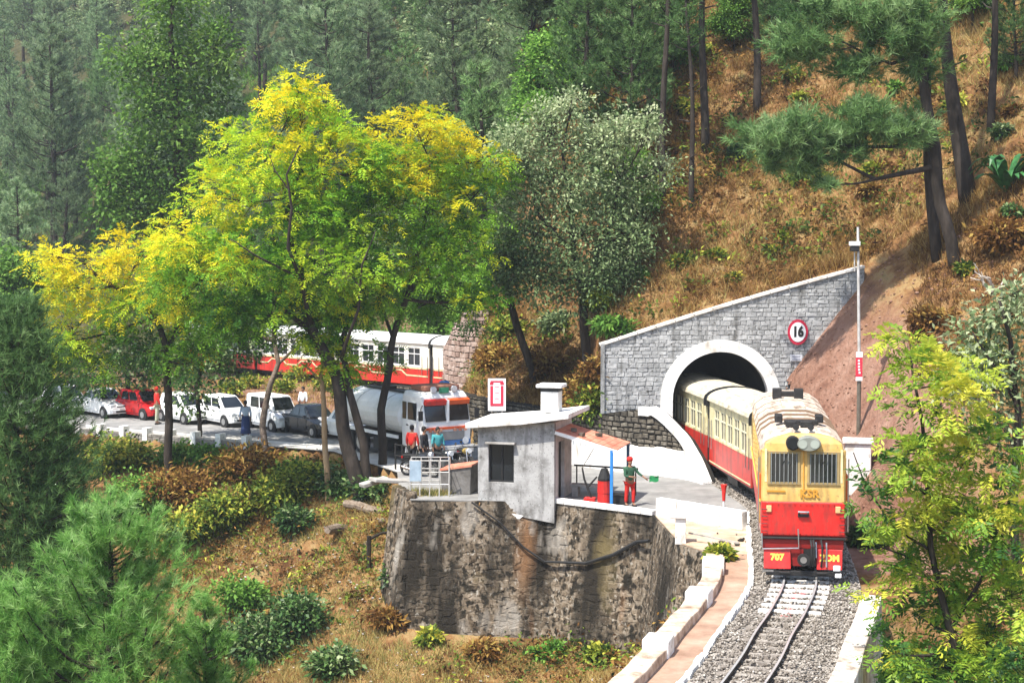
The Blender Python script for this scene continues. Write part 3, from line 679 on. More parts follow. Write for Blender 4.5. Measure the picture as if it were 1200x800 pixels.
for k, yy in enumerate((45.8, 41.9, 36.9, 32.0)):
    i = min(range(len(PQ)), key=lambda j: abs(PQ[j][1]-yy)); p = PQ[i]; t = (Vector(PQ[min(i+1, len(PQ)-1)])-Vector(PQ[max(i-1, 0)])).normalized()
    o = MB().box((0, 0, 0), (.75, .62, .56)).build('white_block', M_white, par, bevel=.04); o.location = (p[0], p[1], .14); o.rotation_euler = (0, 0, math.atan2(t.y, t.x))
# white walls on the right of the track
ew = thing('embankment_wall', 'whitewashed wall top edging the drop right of the track', 'wall', (0, 0, 0))
EQ = offset_line([p for p in CL if 28 < p[1] < 43], -1.85); rg = []
for i, p in enumerate(EQ):
    t = (Vector(EQ[min(i+1, len(EQ)-1)])-Vector(EQ[max(i-1, 0)])).normalized(); nn = Vector((-t.y, t.x, 0)); q = Vector((p[0], p[1], 0))
    rg.append([q+nn*.22+Vector((0,0,-.1)), q+nn*.22+Vector((0,0,.2)), q-nn*.3+Vector((0,0,.18)), q-nn*.42+Vector((0,0,-2.6))])
MB().loft(rg).build('wall_body', mat('patchy_whitewash', [(.2,.155,.115),(.5,.44,.38),(.74,.71,.67)], .9, 2.6, .3, 12, world_co=True), ew, bevel=.03)
pr = G(1012, 598, 0); 
o = thing('whitewashed_pillar', 'whitewashed square masonry block standing right of the locomotive', 'block', (12.0, 56.0, Tz(12.0, 56.0)-.25), -.2); o.scale = (.95, .95, .95)
MB().box((0, 0, .75), (.95, .8, 1.9)).build('pillar_body', M_white, o, bevel=.05); MB().box((0, 0, 1.78), (1.1, .95, .14)).build('pillar_cap', M_white, o, bevel=.03)

# ------------------------------------------------------------------ carriages
def window_unit(parent, x, z, w, h, y, sgn, mfr, mgl, rows=2, cols=2, name='window'):
    mb = MB(); t = .05
    mb.box((x, y, z+h/2-t/2), (w, .05, t)); mb.box((x, y, z-h/2+t/2), (w, .05, t)); mb.box((x-w/2+t/2, y, z), (t, .05, h-2*t)); mb.box((x+w/2-t/2, y, z), (t, .05, h-2*t))
    if rows == 2: mb.box((x, y, z+h*.16), (w-2*t, .044, .045))
    for c in range(1, cols): mb.box((x-w/2+w*c/cols, y+.001*sgn, z), (.04, .04, h-2*t))
    o = mb.build(name, mfr, parent)
    MB().box((x, y-sgn*.03, z), (w-.03, .02, h-.03)).build('pane', mgl, o)
    return o
def bogie(parent, x):
    mb = MB(); mb.box((x, 0, .42), (1.7, 1.2, .2)); mb.box((x, .58, .36), (1.9, .1, .22)); mb.box((x, -.58, .36), (1.9, .1, .22))
    o = mb.build('bogie', M_dark, parent)
    for dx in (-.6, .6):
        w = MB(); w.disc((x+dx, .43, .33), (0, 1, 0), .33, .1, 16); w.disc((x+dx, -.43, .33), (0, 1, 0), .33, .1, 16); w.disc((x+dx, 0, .33), (0, 1, 0), .06, .8, 8); w.build('wheel_pair', M_rail, o)
def coach(name, label, group, L, Wd, livery):
    root = thing(name, label, 'railway carriage', group=group); h = Wd/2
    mu, ml, mr = livery['upper'], livery['lower'], livery['roof']; mwf = livery['frame']
    z0, zw, ze, zt = .62, 1.72, 3.3, 3.78
    wlo, whi = 1.82, 2.98; nwin = livery['n']; pitch = (L-1.3)/nwin; ww = pitch*livery['ww']
    up = MB(); up.box((0, 0, (zw+ze)/2), (L-.2, Wd-.24, ze-zw-.02))
    inner = up.build('interior', mat('dim_interior', (.012, .012, .012), .9), root)
    mb = MB()
    for s in (1, -1):
        mb.box((0, s*(h-.04), (zw+wlo)/2), (L, .08, wlo-zw)); mb.box((0, s*(h-.04), (whi+ze)/2), (L, .08, ze-whi))
        xs = -L/2; 
        for k in range(nwin+1):
            xe = -L/2+.65+pitch*k+(pitch-ww)/2 if k < nwin else L/2
            mb.box(((xs+xe)/2, s*(h-.04), (wlo+whi)/2), (xe-xs, .078, whi-wlo)); xs = xe+ww
    for e in (1, -1): mb.box((e*(L/2-.04), 0, (zw+ze)/2), (.078, Wd-.16, ze-zw))
    mb.build('upper_wall', mu, root, bevel=.012)
    mb = MB()
    for s in (1, -1): mb.box((0, s*(h-.035), (z0+zw)/2-.004), (L, .075, zw-z0))
    for e in (1, -1): mb.box((e*(L/2-.04), 0, (z0+zw)/2-.004), (.078, Wd-.16, zw-z0))
    mb.build('lower_panel', ml, root, bevel=.015)
    rg = []; 
    for x in (-L/2-.12, L/2+.12):
        rg.append([(x, math.cos(a)*(h+.1), ze+math.sin(a)*(zt-ze)) for a in [math.pi*i/12 for i in range(13)]]+[(x, -h-.1, ze-.04), (x, h+.1, ze-.04)])
    MB().loft(rg).build('roof', mr, root)
    for e in (1, -1):
        mb = MB(); mb.prism([(math.cos(a)*(h+.12)*r, ze+math.sin(a)*(zt-ze+.03)*r-(1-r)*0) for r in (1,) for a in [math.pi*i/12 for i in range(13)]]+[(-h-.12, ze-.3), (h+.12, ze-.3)], 'x', e*(L/2+.1)-.05, e*(L/2+.1)+.05)
        mb.box((e*(L/2+.12), 0, 2.0), (.2, Wd-.15, 2.75)); mb.build('end_bellows', M_black, root)
    MB().box((0, 0, .5), (L-.3, Wd-.5, .22)).build('underframe', M_dark, root)
    for s in (1, -1): MB().box((random.uniform(-.5,.5), s*(h-.35), .42), (1.5, .4, .35)).build('battery_box', M_dark, root)
    for x in (-L/2+1.5, L/2-1.5): bogie(root, x)
    for s in (1, -1):
        for k in range(nwin):
            xc = -L/2+.65+pitch*(k+.5)
            window_unit(root, xc, (wlo+whi)/2, ww, whi-wlo, s*(h-.05), s, mwf, M_glass, 2, livery['cols'])
        mb = MB(); mb.k = 0
        for dx in (-L/2+.34, L/2-.34): mb.box((dx, s*(h+.008), 2.0), (.5, .03, 2.1))
        if livery.get('zig'):
            st = MB(); y = s*(h+.012)
            def strip(a, c): st.bar((a[0], y, a[1]), (c[0], y, c[1]), .022, .085)
            x = -L/2+.1; zz = 1.2; d = 1
            while x < L/2-2.2:
                strip((x, zz), (x+1.1, zz)); nz = 1.5 if zz < 1.3 else 1.2
                strip((x+1.1, zz), (x+1.55, nz)); x += 1.55; zz = nz
            strip((x, zz), (L/2-.1, zz)); strip((-L/2+.05, zw-.05), (L/2-.05, zw-.05))
            st.build('cream_stripe', M_cream, root)
        else:
            MB().box((0, s*(h+.012), .73), (L-.1, .02, .05)).build('cream_stripe', M_cream, root)
        for dx in (-L/2+.34, L/2-.34):
            for q in (-.24, .24): MB().tube([(dx+q, s*(h+.06), 1.3), (dx+q, s*(h+.06), 2.5)], .018, 5).build('handrail', M_steel, root)
    return root
LIV1 = dict(upper=M_cream, lower=M_redc, roof=M_roofc, frame=mat('cream_window_frame', (.66,.62,.44), .5), n=5, ww=.84, cols=2)
LIV2 = dict(upper=mat('white_cream_wall', [(.6,.57,.44),(.76,.74,.62),(.8,.79,.7)], .5, 2), lower=M_redc, roof=M_roofw, frame=M_paintw, n=5, ww=.8, cols=2, zig=True)
c1 = coach('railway_carriage', 'cream and red carriage coupled behind the locomotive, coming out of the tunnel', 'carriages of the train', 6.5, 2.2, LIV1)
pa, pb = Vector((9.56, 57.1, 0)), Vector((8.85, 63.7, 0)); d = (pa-pb).normalized()
c1.location = (pa+pb)/2+Vector((0, 0, .12)); c1.rotation_euler = (0, 0, math.atan2(d.y, d.x)); c1.scale = (1, 1, .94)
pc = Vector((8.78, 64.2, 0)); pd = Vector((7.9, 70.6, 0)); d2 = (pc-pd).normalized()
dup(c1, (pc+pd)/2+Vector((0, 0, .12)), math.atan2(d2.y, d2.x), 'carriage still inside the dark tunnel mouth with only its grey roof end showing')
c3 = coach('railway_carriage', 'white roofed carriage with large white framed windows behind the tanker lorry', 'carriages of the train', 8.3, 2.2, LIV2)
near = lambda t: Vector((-3.15, 92.3, .42))+Vector((TRK_D[0], TRK_D[1], 0))*t+Vector((TRK_N[0], TRK_N[1], 0))*1.0
rz = math.atan2(-TRK_D[1], -TRK_D[0])
for k, (t, lb) in enumerate(((6.4, None), (15.0, 'white roofed red carriage with zigzag cream stripe half hidden by the leaning dark tree trunks'), (-2.2, 'white and cream carriage disappearing behind the pinkish rubble face'), (23.6, 'red carriage farthest left, mostly covered by yellow tree leaves'))):
    o = c3 if k == 0 else dup(c3)
    o.location = near(t); o.rotation_euler = (0, 0, rz); o.scale = (1, 1, .92)
    if lb: o['label'] = lb

# ------------------------------------------------------------------ locomotive (local +x forward, front face at x = 0)
fl = Vector((7.96, 44.0, .12)); bk = Vector((9.5, 56.2, .12)); dl = (fl-bk).normalized(); LL = (fl-bk).length-.15
loco = thing('diesel_locomotive', 'yellow and red narrow gauge diesel locomotive with barred cab windows', 'locomotive', fl, math.atan2(dl.y, dl.x))
HW = 1.14
def roof_prof(x, zs=0, ws=0):
    pts = [(HW+.03-ws, 3.62), (HW-.06-ws, 3.84), (HW-.34-ws, 4.04), (.34, 4.16), (-.34, 4.16), (-HW+.34+ws, 4.04), (-HW+.06+ws, 3.84), (-HW-.03+ws, 3.62)]
    return [(x, y, z+zs) for y, z in pts]
# body shell: yellow sides with a gently raked nose
M_sidey = M_yellow
rg = []
for x, zt in ((-LL, 3.62), (-.12, 3.62)): rg.append([(x, HW, 2.2), (x, HW, zt), (x, -HW, zt), (x, -HW, 2.2)])
rg.append([(0, HW-.05, 2.2), (-.1, HW-.07, 3.62), (-.1, -HW+.07, 3.62), (0, -HW+.05, 2.2)])
MB().loft(rg).build('body', M_yellow, loco, bevel=.03)
nose = []
for z, x, w in ((3.6, -.1, HW-.07), (3.8, -.13, HW-.1), (3.96, -.2, HW-.34), (4.06, -.3, .4)):
    nose.append([(x, w, z), (x, -w, z), (x-.9, -w, z), (x-.9, w, z)])
MB().loft(nose).build('brow', M_yellow, loco, bevel=.03)
MB().loft([roof_prof(-LL-.02), roof_prof(-5.6)], caps=True).build('rear_roof', M_roofl, loco)
MB().loft([roof_prof(-5.56, -.06, .0), roof_prof(-1.2, -.04), roof_prof(-.5, -.07, .0), [(-.3, y*.96, min(z, 3.97)) for (x, y, z) in roof_prof(0)]]).build('front_roof', M_roofl, loco)
mb = MB(); mb.box((-LL/2-.02, 0, 1.72), (LL, 2*HW-.01, .96))
mb.build('red_band', M_red, loco, bevel=.02)
mb = MB(); mb.loft([[(.012, HW-.03, 1.28), (.012, -HW+.03, 1.28), (.012, -HW+.03, 2.23), (.012, HW-.03, 2.23)], [(.07, HW-.03, 1.3), (.07, -HW+.03, 1.3), (.05, -HW+.03, 2.2), (.05, HW-.03, 2.2)]])
mb.build('red_front_panel', M_red, loco, bevel=.02)
MB().box((.05, 0, 1.235), (.2, 2*HW, .05)).build('panel_lip', M_dark, loco, bevel=.01)
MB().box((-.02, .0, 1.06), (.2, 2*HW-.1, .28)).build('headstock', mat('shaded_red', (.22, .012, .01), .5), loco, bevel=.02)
def barred(yc):
    w, h, z = .8, .84, 3.14
    f = MB()
    for dz in (-1, 1): f.box((-.045-(z+dz*h/2-2.2)*.07+.06, yc, z+dz*h/2), (.06, w+.1, .06))
    for dy in (-1, 1): f.bar((-.045+.06-(z-h/2-2.2)*.07, yc+dy*w/2, z-h/2), (-.045+.06-(z+h/2-2.2)*.07, yc+dy*w/2, z+h/2), .06, .06)
    o = f.build('window', mat('window_surround', (.3, .22, .1), .5), loco)
    p = MB(); p.bar((-.01-(z-h/2-2.2)*.07, yc, z-h/2), (-.01-(z+h/2-2.2)*.07, yc, z+h/2), w, .02); p.build('pane', M_glass, o)
    for k in range(7):
        y = yc-w/2+w*(k+.5)/7; b = MB(); b.tube([(.045-(z-h/2-2.2)*.07, y, z-h/2), (.045-(z+h/2-2.2)*.07, y, z+h/2)], .014, 5); b.build('window_bar', M_steel if k % 2 else mat('grey_bar', (.2, .21, .2), .5), o)
barred(.53); barred(-.53)
# headlight pair under the roof edge
mb = MB(); mb.disc((-.02, -.3, 3.83), (1, 0, 0), .19, .3, 20); o = mb.build('headlight', M_black, loco, bevel=.01, label='round black headlight')
MB().disc((.14, -.3, 3.83), (1, 0, 0), .15, .02, 20).build('lens', M_glass, o)
mb = MB(); rg = []
for x, r in ((-.25, 1), (.08, 1), (.16, .9)): rg.append([(x, (.12+math.cos(a)*.34*r), 3.82+math.sin(a)*.2*r) for a in [2*math.pi*i/24 for i in range(24)]])
o = mb.loft(rg).build('headlight', mat('lamp_casing', (.22, .23, .2), .45), loco, label='oval twin lamp housing')
for dy in (-.16, .16): MB().disc((.165, .12+dy, 3.82), (1, 0, 0), .12, .02, 16).build('lens', mat('lamp_glass', (.35, .38, .33), .12, spec=.8), o)
# roof fittings
mb = MB()
for (x, y, w, l, hh) in ((-1.7, 0, .95, .14, .16), (-1.25, -.3, .3, .25, .18), (-1.25, .12, .34, .25, .18), (-2.5, .55, .22, .5, .22), (-2.5, -.6, .22, .5, .22), (-9.3, .3, .3, .3, .35), (-9.3, -.4, .3, .3, .35), (-9.9, -.05, .5, .3, .2)):
    MB().box((x, y, 4.13+hh/2), (l, w, hh)).build('roof_vent', M_dark, loco, bevel=.03)
mb = MB()
for y in (.2, -.2): mb.tube([(-.8, y, 4.16), (-.55, y, 4.2), (-.4, y, 4.22)], [.03, .04, .09], 10)
mb.build('horn', M_dark, loco)
for x in (-3.2, -4.4, -5.58, -7, -8.4, -10.6): MB().loft([[(x-.03, y*1.006, z+.012) for (_, y, z) in roof_prof(0)], [(x+.03, y*1.006, z+.012) for (_, y, z) in roof_prof(0)]]).build('roof_seam', mat('rust_seam', (.22, .15, .1), .8), loco)
MB().box((-7, 0, 4.2), (1.9, .7, .1)).build('roof_hatch', M_roofl, loco, bevel=.02)
# front details
for s in (1, -1):
    o = MB().box((.075, s*.93, 2.03), (.05, .14, .18)).build('marker_light', mat('marker_amber', (.75, .42, .2), .35), loco, bevel=.015)
mb = MB(); mb.tube([(.07, .12, 1.92), (.17, .14, 1.97), (.17, -.14, 1.97), (.07, -.12, 1.92)], .028, 6); mb.build('nose_handle', M_steel, loco)
MB().box((.08, 0, 1.86), (.05, .3, .09)).build('lamp_bracket', M_dark, loco)
mb = MB(); mb.tube([(.16, -.14, 1.5), (.2, -.12, .98), (.2, -1.1, .94), (.14, -1.12, 1.36)], .026, 6); mb.build('handrail', M_steel, loco)
for s in (1, -1): MB().tube([(-.1, s*(HW+.07), 1.4), (-.1, s*(HW+.07), 3.4)], .02, 5).build('handrail', M_steel, loco)
for s, txt in ((-1, '707'), (1, 'ZDM')):
    mb = MB(); y0, y1 = (.36, 1.06) if s > 0 else (-1.06, -.34)
    mb.loft([[(.1, y0, .95), (.1, y1, .95), (.26, y1*.98, .42), (.26, y0, .42)], [(.15, y0, .95), (.15, y1, .95), (.31, y1*.98, .42), (.31, y0, .42)]])
    o = mb.build('cowcatcher_plate', M_red, loco, bevel=.015)
    text(txt, .24, (.222, (y0+y1)/2, .72), (math.radians(90-16.8), 0, math.radians(90)), M_yl, o)
MB().box((.0, 0, .72), (.16, 2*HW-.2, .5)).build('buffer_beam', M_dark, loco)
mb = MB()
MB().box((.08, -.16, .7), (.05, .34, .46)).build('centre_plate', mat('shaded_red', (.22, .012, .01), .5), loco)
o = MB().tube([(.1, 0, .7), (.34, 0, .7), (.36, 0, .7), (.44, 0, .7)], [.09, .09, .17, .17], 16).build('coupler', M_dark, loco)
MB().disc((.45, 0, .7), (1, 0, 0), .09, .02, 14).build('coupler_face', M_steel, o)
mb = MB()
for y in (.2, .27, .48): mb.tube([(.12, y, 1.2), (.32, y+.02, 1.05), (.36, y+.02, .7), (.3, y, .5)], .03, 6)
mb.build('brake_hose', M_black, loco)
mb = MB(); mb.tube([(.2, .62, 1.15), (.33, .62, .5)], .022, 6); mb.tube([(.2, .34, 1.15), (.34, .34, .75)], .022, 6); mb.build('air_pipe', M_steel, loco)
mb = MB(); mb.box((.24, 0, .3), (.1, 2.0, .14)); mb.box((.28, .5, .34), (.3, .3, .06)); mb.box((.28, -.5, .34), (.3, .3, .06)); mb.build('guard_bar', M_dark, loco, bevel=.02)
MB().box((.2, .9, .46), (.24, .2, .16)).build('step', M_paintw, loco, bevel=.03); MB().box((.2, .94, .26), (.22, .18, .13)).build('step', M_paintw, loco, bevel=.03)
MB().box((.16, -.95, .36), (.3, .3, .06)).build('step', M_steel, loco)
MB().box((-LL/2, 0, 1.12), (LL-.3, 2*HW-.16, .3)).build('underframe', M_dark, loco); MB().box((-LL/2, 0, .66), (2.6, 1.9, .6)).build('fuel_tank', M_dark, loco, bevel=.05)
for x in (-2.2, -LL+2.2): bogie(loco, x); MB().box((x, 0, .75), (2.2, 1.7, .35)).build('bogie_frame', M_dark, loco)
text('KSR', .3, (.012, .16, 2.44), (math.radians(90-4), 0, math.radians(90)), mat('letter_ochre', (.5, .24, .03), .5), loco, extrude=.01)
MB().box((.004, -.74, 2.5), (.02, .5, .05)).build('badge_strip', mat('letter_ochre', (.5, .24, .03), .5), loco)
for s in (1, -1):
    for xc, w in ((-.75, .5), (-1.9, .62), (-10.6, .62)):
        window_unit(loco, xc, 3.0, w, .75, s*(HW+.012), s, mat('window_surround', (.3, .22, .1), .5), M_glass, 1, 1)
    o = MB().box((-1.28, s*(HW+.01), 2.45), (.6, .03, 2.0)).build('cab_door', M_yellow, loco, bevel=.01); MB().box((-1.05, s*(HW+.04), 2.4), (.05, .05, .2)).build('handle', M_steel, o)
    MB().box((-.72, s*(HW+.04), 2.55), (.55, .09, .75)).build('side_locker', mat('orange_panel', (.6, .13, .03), .45), loco, bevel=.04)
    for k in range(6):
        mb = MB()
        for q in range(7): mb.box((-3.2-k*1.15, s*(HW+.012), 2.5+q*.13), (.95, .03, .05))
        mb.build('louvre', M_yellow, loco)
    MB().tube([(-LL+.2, s*(HW+.03), 2.2), (-.1, s*(HW+.03), 2.2)], .02, 5).build('side_trim', M_yl, loco)

rv = MB()
for s in (1, -1):
    for z in (1.34, 2.14): 
        for k in range(14): rv.box((.074-(z-1.3)*.02, -.98+k*.151, z), (.02, .025, .025))
props(rv.build('rivet_rows', M_red, loco), kind='stuff')
for yc in (.53, -.53):
    MB().tube([(.07, yc+.1, 3.58), (.05, yc-.05, 3.2)], .012, 4).build('wiper', M_black, loco)
MB().bar((.004, 0, 2.26), (-.075, 0, 3.6), .03, .03).build('centre_seam', mat('letter_ochre', (.5,.24,.03)), loco)
for s in (1, -1):
    for k in range(4): MB().tube([(.06, s*(HW-.16), 1.42+k*.2), (.11, s*(HW-.16), 1.42+k*.2), (.11, s*(HW-.02), 1.42+k*.2), (.05, s*(HW-.02), 1.42+k*.2)], .012, 4).build('grab_iron', M_dark, loco)
    MB().box((-.06, s*(HW-.12), 3.2), (.06, .06, .9)).build('window_edge', M_cream, loco)
# ------------------------------------------------------------------ shed with porch
SW, SDp = 2.87, 2.6; srz = math.radians(-16)
shed = thing('guard_shed', 'grey plastered shed with slab roof and white chimney at the edge of the retaining wall', 'shed', (-1.24, 58.8, 0), srz)
zl_, zr_ = 2.68, 2.92
def ztop_(x): return zl_+(zr_-zl_)*x/SW
mb = MB(); wx0, wx1, wz0, wz1 = .4, 1.36, .68, 2.08
mb.prism([(0,-.35),(wx0,-.38),(wx0,ztop_(wx0)),(0,ztop_(0))], 'y', 0, .22); mb.prism([(wx1,-.5),(SW,-.72),(SW,ztop_(SW)),(wx1,ztop_(wx1))], 'y', 0, .22)
mb.prism([(wx0,-.38),(wx1,-.5),(wx1,wz0),(wx0,wz0)], 'y', 0, .22); mb.prism([(wx0,wz1),(wx1,wz1),(wx1,ztop_(wx1)),(wx0,ztop_(wx0))], 'y', 0, .22)
mb.build('front_wall', M_plaster, shed)
mb = MB(); mb.box((.11, SDp/2+.11, zl_/2), (.22, SDp-.22, zl_)); mb.box((SW/2, SDp-.11, 1.36), (SW-.45, .22, 2.7)); mb.build('back_wall', M_plaster, shed)
mb = MB()
for y0, y1, z0, z1 in ((.22, .62, -.1, 2.9), (1.5, SDp, 0, 2.9), (.62, 1.5, 2.15, 2.9)): mb.box((SW-.11, (y0+y1)/2, (z0+z1)/2), (.22, y1-y0, z1-z0))
mb.build('side_wall', mat('pale_plaster', [(.3,.29,.28),(.5,.48,.46),(.62,.6,.58)], .9, 1.6, .3, 10), shed)
d = MB().box((SW-.16, 1.06, 1.08), (.05, .86, 2.12)).build('door', mat('black_door', (.012, .012, .012), .6), shed); MB().box((SW-.12, .75, 1.05), (.04, .05, .14)).build('handle', M_steel, d)
w = MB(); w.box(((wx0+wx1)/2, .15, wz1-.03), (wx1-wx0, .06, .06)); w.box(((wx0+wx1)/2, .15, wz0+.03), (wx1-wx0, .06, .06)); w.box((wx0+.03, .15, 1.38), (.06, .06, 1.28)); w.box((wx1-.03, .15, 1.38), (.06, .06, 1.28)); w.box(((wx0+wx1)/2, .15, 1.38), (.04, .05, 1.28))
wo = w.build('window', M_dark, shed); MB().box(((wx0+wx1)/2, .2, 1.38), (wx1-wx0-.02, .03, 1.38)).build('pane', M_glass, wo)
MB().box(((wx0+wx1)/2, -.06, wz1+.05), (wx1-wx0+.14, .3, .06)).build('window_hood', M_conc, shed)
mb = MB(); mb.prism([(-.04,-.5),(SW*.55,-.62),(SW*.6,-.5),(.0,-.22)], 'y', -.03, .1); mb.build('white_plinth', M_white, shed)
mb = MB(); x0, x1 = -.36, SW+.62
mb.prism([(x0, ztop_(x0)-.0),(SW*.6, ztop_(SW*.6)+.02),(x1, ztop_(x1)+.14),(x1, ztop_(x1)+.32),(SW*.6, ztop_(SW*.6)+.22),(x0, ztop_(x0)+.2)], 'y', -.38, SDp+.3)
mb.build('roof_slab', M_white, shed, bevel=.02)
o = MB().box((2.45, 1.2, 3.62), (.66, .6, .86)).build('chimney', M_white, shed, bevel=.02)
MB().box((2.45, 1.2, 4.02), (.67, .61, .16)).build('dark_band', M_black, o); MB().box((2.45, 1.2, 4.15), (.96, .86, .12)).build('chimney_cap', M_white, o, bevel=.02)  # plain black band round the chimney just below its cap
# porch
pf = MB(); n = 22; P0x, P1x = SW+.02, SW+2.3
for k in range(9):
    a, b2 = P0x+(P1x-P0x)*k/9, P0x+(P1x-P0x)*(k+1)/9-.015
    za, zb_ = 2.62-.62*(a-P0x)/(P1x-P0x), 2.62-.62*(b2-P0x)/(P1x-P0x)
    q = MB(); q.bar((a, 1.2, za), (b2, 1.2, zb_), 2.3, .04); q.build('roof_sheet', M_pink, shed)
mb = MB(); mb.bar((P0x, .03, 2.56), (P1x, .03, 1.94), .05, .12); mb.build('porch_fascia', M_white, shed)
mb = MB(); mb.bar((P0x, 2.37, 2.56), (P1x, 2.37, 1.94), .05, .12); mb.build('porch_fascia', M_white, shed)
for (x, y, h, m) in ((SW+2.1, .05, 2.0, M_blue), (SW+2.24, 2.2, 1.95, mat('slate_paint', (.05, .1, .17), .5))):
    MB().box((x, y, h/2), (.1, .1, h)).build('porch_post', m, shed)
for x, y, a in ((SW+.5, .9, .2), (SW+1.3, 1.5, .7), (SW+.9, .5, 1.3)): 
    o = MB().box((0, 0, 0), (.22, .16, .12), Matrix.Rotation(a, 3, 'Z')).build('roof_brick', S_rub, shed); o.location = (x, y, 2.62-.62*(x-P0x)/(P1x-P0x)+.09)
def W2(x, y, z=0): 
    c, s = math.cos(srz), math.sin(srz); return Vector((-1.24+x*c-y*s, 58.8+x*s+y*c, z))
# rail, bench, levers, red drum under the porch
t = thing('porch_railing', 'dark pipe railing behind the porch posts', 'railing', W2(SW+1.2, 2.6), srz)
MB().tube([(-1.1, 0, 1.05), (1.35, 0, 1.0)], .04, 6).build('rail', M_dark, t)
for x in (-1.0, .1, 1.25): MB().tube([(x, 0, 0), (x, 0, 1.04)], .03, 6).build('post', M_dark, t)
t = thing('stone_bench', 'low grey stone bench under the porch against the railing', 'bench', W2(SW+.9, 1.9), srz)
MB().box((0, 0, .42), (1.5, .45, .09)).build('bench_slab', M_conc, t, bevel=.02)
for x in (-.55, .55): MB().box((x, 0, .19), (.22, .4, .37)).build('bench_leg', M_conc, t)
t = thing('lever_stand', 'forked dark lever stand on a red foot under the porch', 'lever stand', W2(SW+1.2, .55), srz)
MB().box((0, 0, .1), (.42, .3, .2)).build('base', M_red, t, bevel=.03); MB().tube([(.05, 0, .15), (-.22, 0, .85), (-.3, .02, 1.25)], [.05, .04, .03], 6).build('lever', M_dark, t)
MB().tube([(-.1, 0, .55), (.25, 0, .95)], [.04, .03], 6).build('lever', M_dark, t); MB().tube([(-.3, .02, 1.25), (.1, .1, 1.95)], .015, 5).build('pull_wire', M_steel, t)
t = thing('red_drum', 'red drum with black lid beside the blue porch post', 'drum', W2(SW+1.78, .3), srz)
MB().tube([(0,0,0),(0,0,.05),(0,0,.4),(0,0,.44),(0,0,.8),(0,0,.86)], [.24,.25,.24,.255,.24,.25], 16).build('drum_body', M_red, t); MB().tube([(0,0,.86),(0,0,.95),(0,0,1.3)], [.23,.24,.12], 14).build('lid', M_black, t)
t = thing('black_crate', 'low black crate on the ground between the porch posts', 'crate', W2(SW+2.25, .62), srz)
MB().box((0, 0, .16), (.62, .5, .3)).build('crate_body', M_black, t, bevel=.02); MB().box((0, 0, .33), (.66, .54, .04)).build('crate_lid', M_dark, t, bevel=.01)
# parapet by the level crossing
t = thing('crossing_parapet', 'low white parapet between the road and the sandy patch', 'parapet', (0, 0, 0))
a, b2 = Vector((5.05, 55.55, 0)), Vector((7.65, 52.75, 0)); n = 4
for i in range(n):
    p, q = a.lerp(b2, i/n), a.lerp(b2, (i+1)/n-.006); m = MB(); m.bar(p+Vector((0,0,.3)), q+Vector((0,0,.3)), .3, .62); m.build('parapet_segment', M_white, t, bevel=.03)
t = thing('corner_post', 'white masonry corner post with a wider cap at the end of the retaining wall', 'post', (5.3, 50.55, 0), -.1)
MB().box((0, 0, .42), (.34, .34, .95)).build('shaft', M_white, t, bevel=.02); MB().prism([(-.36,.78),(.22,.78),(.22,.9),(-.1,1.02),(-.36,.9)], 'y', -.24, .24).build('cap', M_white, t, bevel=.02)
MB().bar((.25, .1, .28), (1.8, -.6, .12), .05).build('low_rail', M_conc, t)
p = G(851, 588, .0); p = Vector((7.05, 53.9, 0))
t = thing('red_signal_post', 'short red and white post standing by the level crossing parapet', 'post', (7.1, 54.0, 0))
MB().tube([(0,0,0),(0,0,.75)], .035, 8).build('shaft', M_paintw, t); MB().tube([(0,0,.75),(0,0,1.1),(0,0,1.3)], [.05,.07,.12], 10).build('red_head', M_red, t); MB().box((0, -.06, .3), (.1, .1, .2)).build('black_box', M_black, t)
lit = MB()
for i in range(14):
    x, y = random.uniform(6.5, 8.1), random.uniform(49.3, 52.2); r = random.uniform(.04, .12)
    o = link('loose_stone', rocks('loose_stone', np.array([[0., 0.]]), np.array([0.]), np.array([r]), S_rub), None); o.location = (x, y, .03)
    props(o, 'small dark loose stone on the sandy patch', 'stone', 'loose stones on the sandy patch')
# ------------------------------------------------------------------ signs and lamp post
t = thing('speed_sign', 'round speed limit sign 16 with red ring on the tunnel wall', 'sign', (0, 0, 0))
c = D(935, 389, PY-.12); t.location = c
MB().disc((0, 0, 0), (0, 1, 0), .47, .03, 32).build('red_ring', mat('sign_red', (.45, .02, .05), .4), t); MB().disc((0, -.021, 0), (0, 1, 0), .36, .02, 32).build('disc', M_paintw, t)
t.scale = (.9, 1, 1.12)
text('16', .5, (0, -.036, 0), (math.pi/2, 0, 0), M_black, t, bold=.03)
t = thing('plate_sign', 'small faded grey plate under the round speed sign', 'sign', D(933, 419, PY-.1))
MB().box((0, 0, 0), (.5, .03, .26)).build('plate', mat('faded_plate', [(.4,.42,.45),(.66,.67,.7)], .6, 9), t)
for z in (.05, -.06): MB().box((0, -.018, z), (.34, .01, .04)).build('faded_line', mat('faded_ink', (.25, .26, .32), .7), t)
lb = hit(1006, 507, 50, 66); t = thing('lamp_post', 'tall pale metal lamp post rising on the red soil slope', 'lamp post', (lb.x, lb.y, lb.z-.2))
top = D(1001, 266, lb.y).z-lb.z+.2; lx = -.12
M_pole = mat('galvanised_pole', [(.3,.28,.25),(.5,.48,.45),(.6,.58,.56)], .5, 3, metal=.2)
MB().tube([(0,0,0),(0,0,2.6)], .075, 10).build('lower_pole', mat('dark_pole', [(.08,.07,.05),(.17,.15,.12)], .7, 4), t); MB().tube([(0,0,2.6),(lx, 0, top)], [.06,.045], 10).build('upper_pole', M_pole, t)
o = MB().box((lx-.12, -.05, top-.6), (.36, .34, .16)).build('lamp_box', M_paintw, t, bevel=.02); MB().box((lx-.12, -.05, top-.78), (.3, .28, .2)).build('camera_body', M_dark, o, bevel=.03)
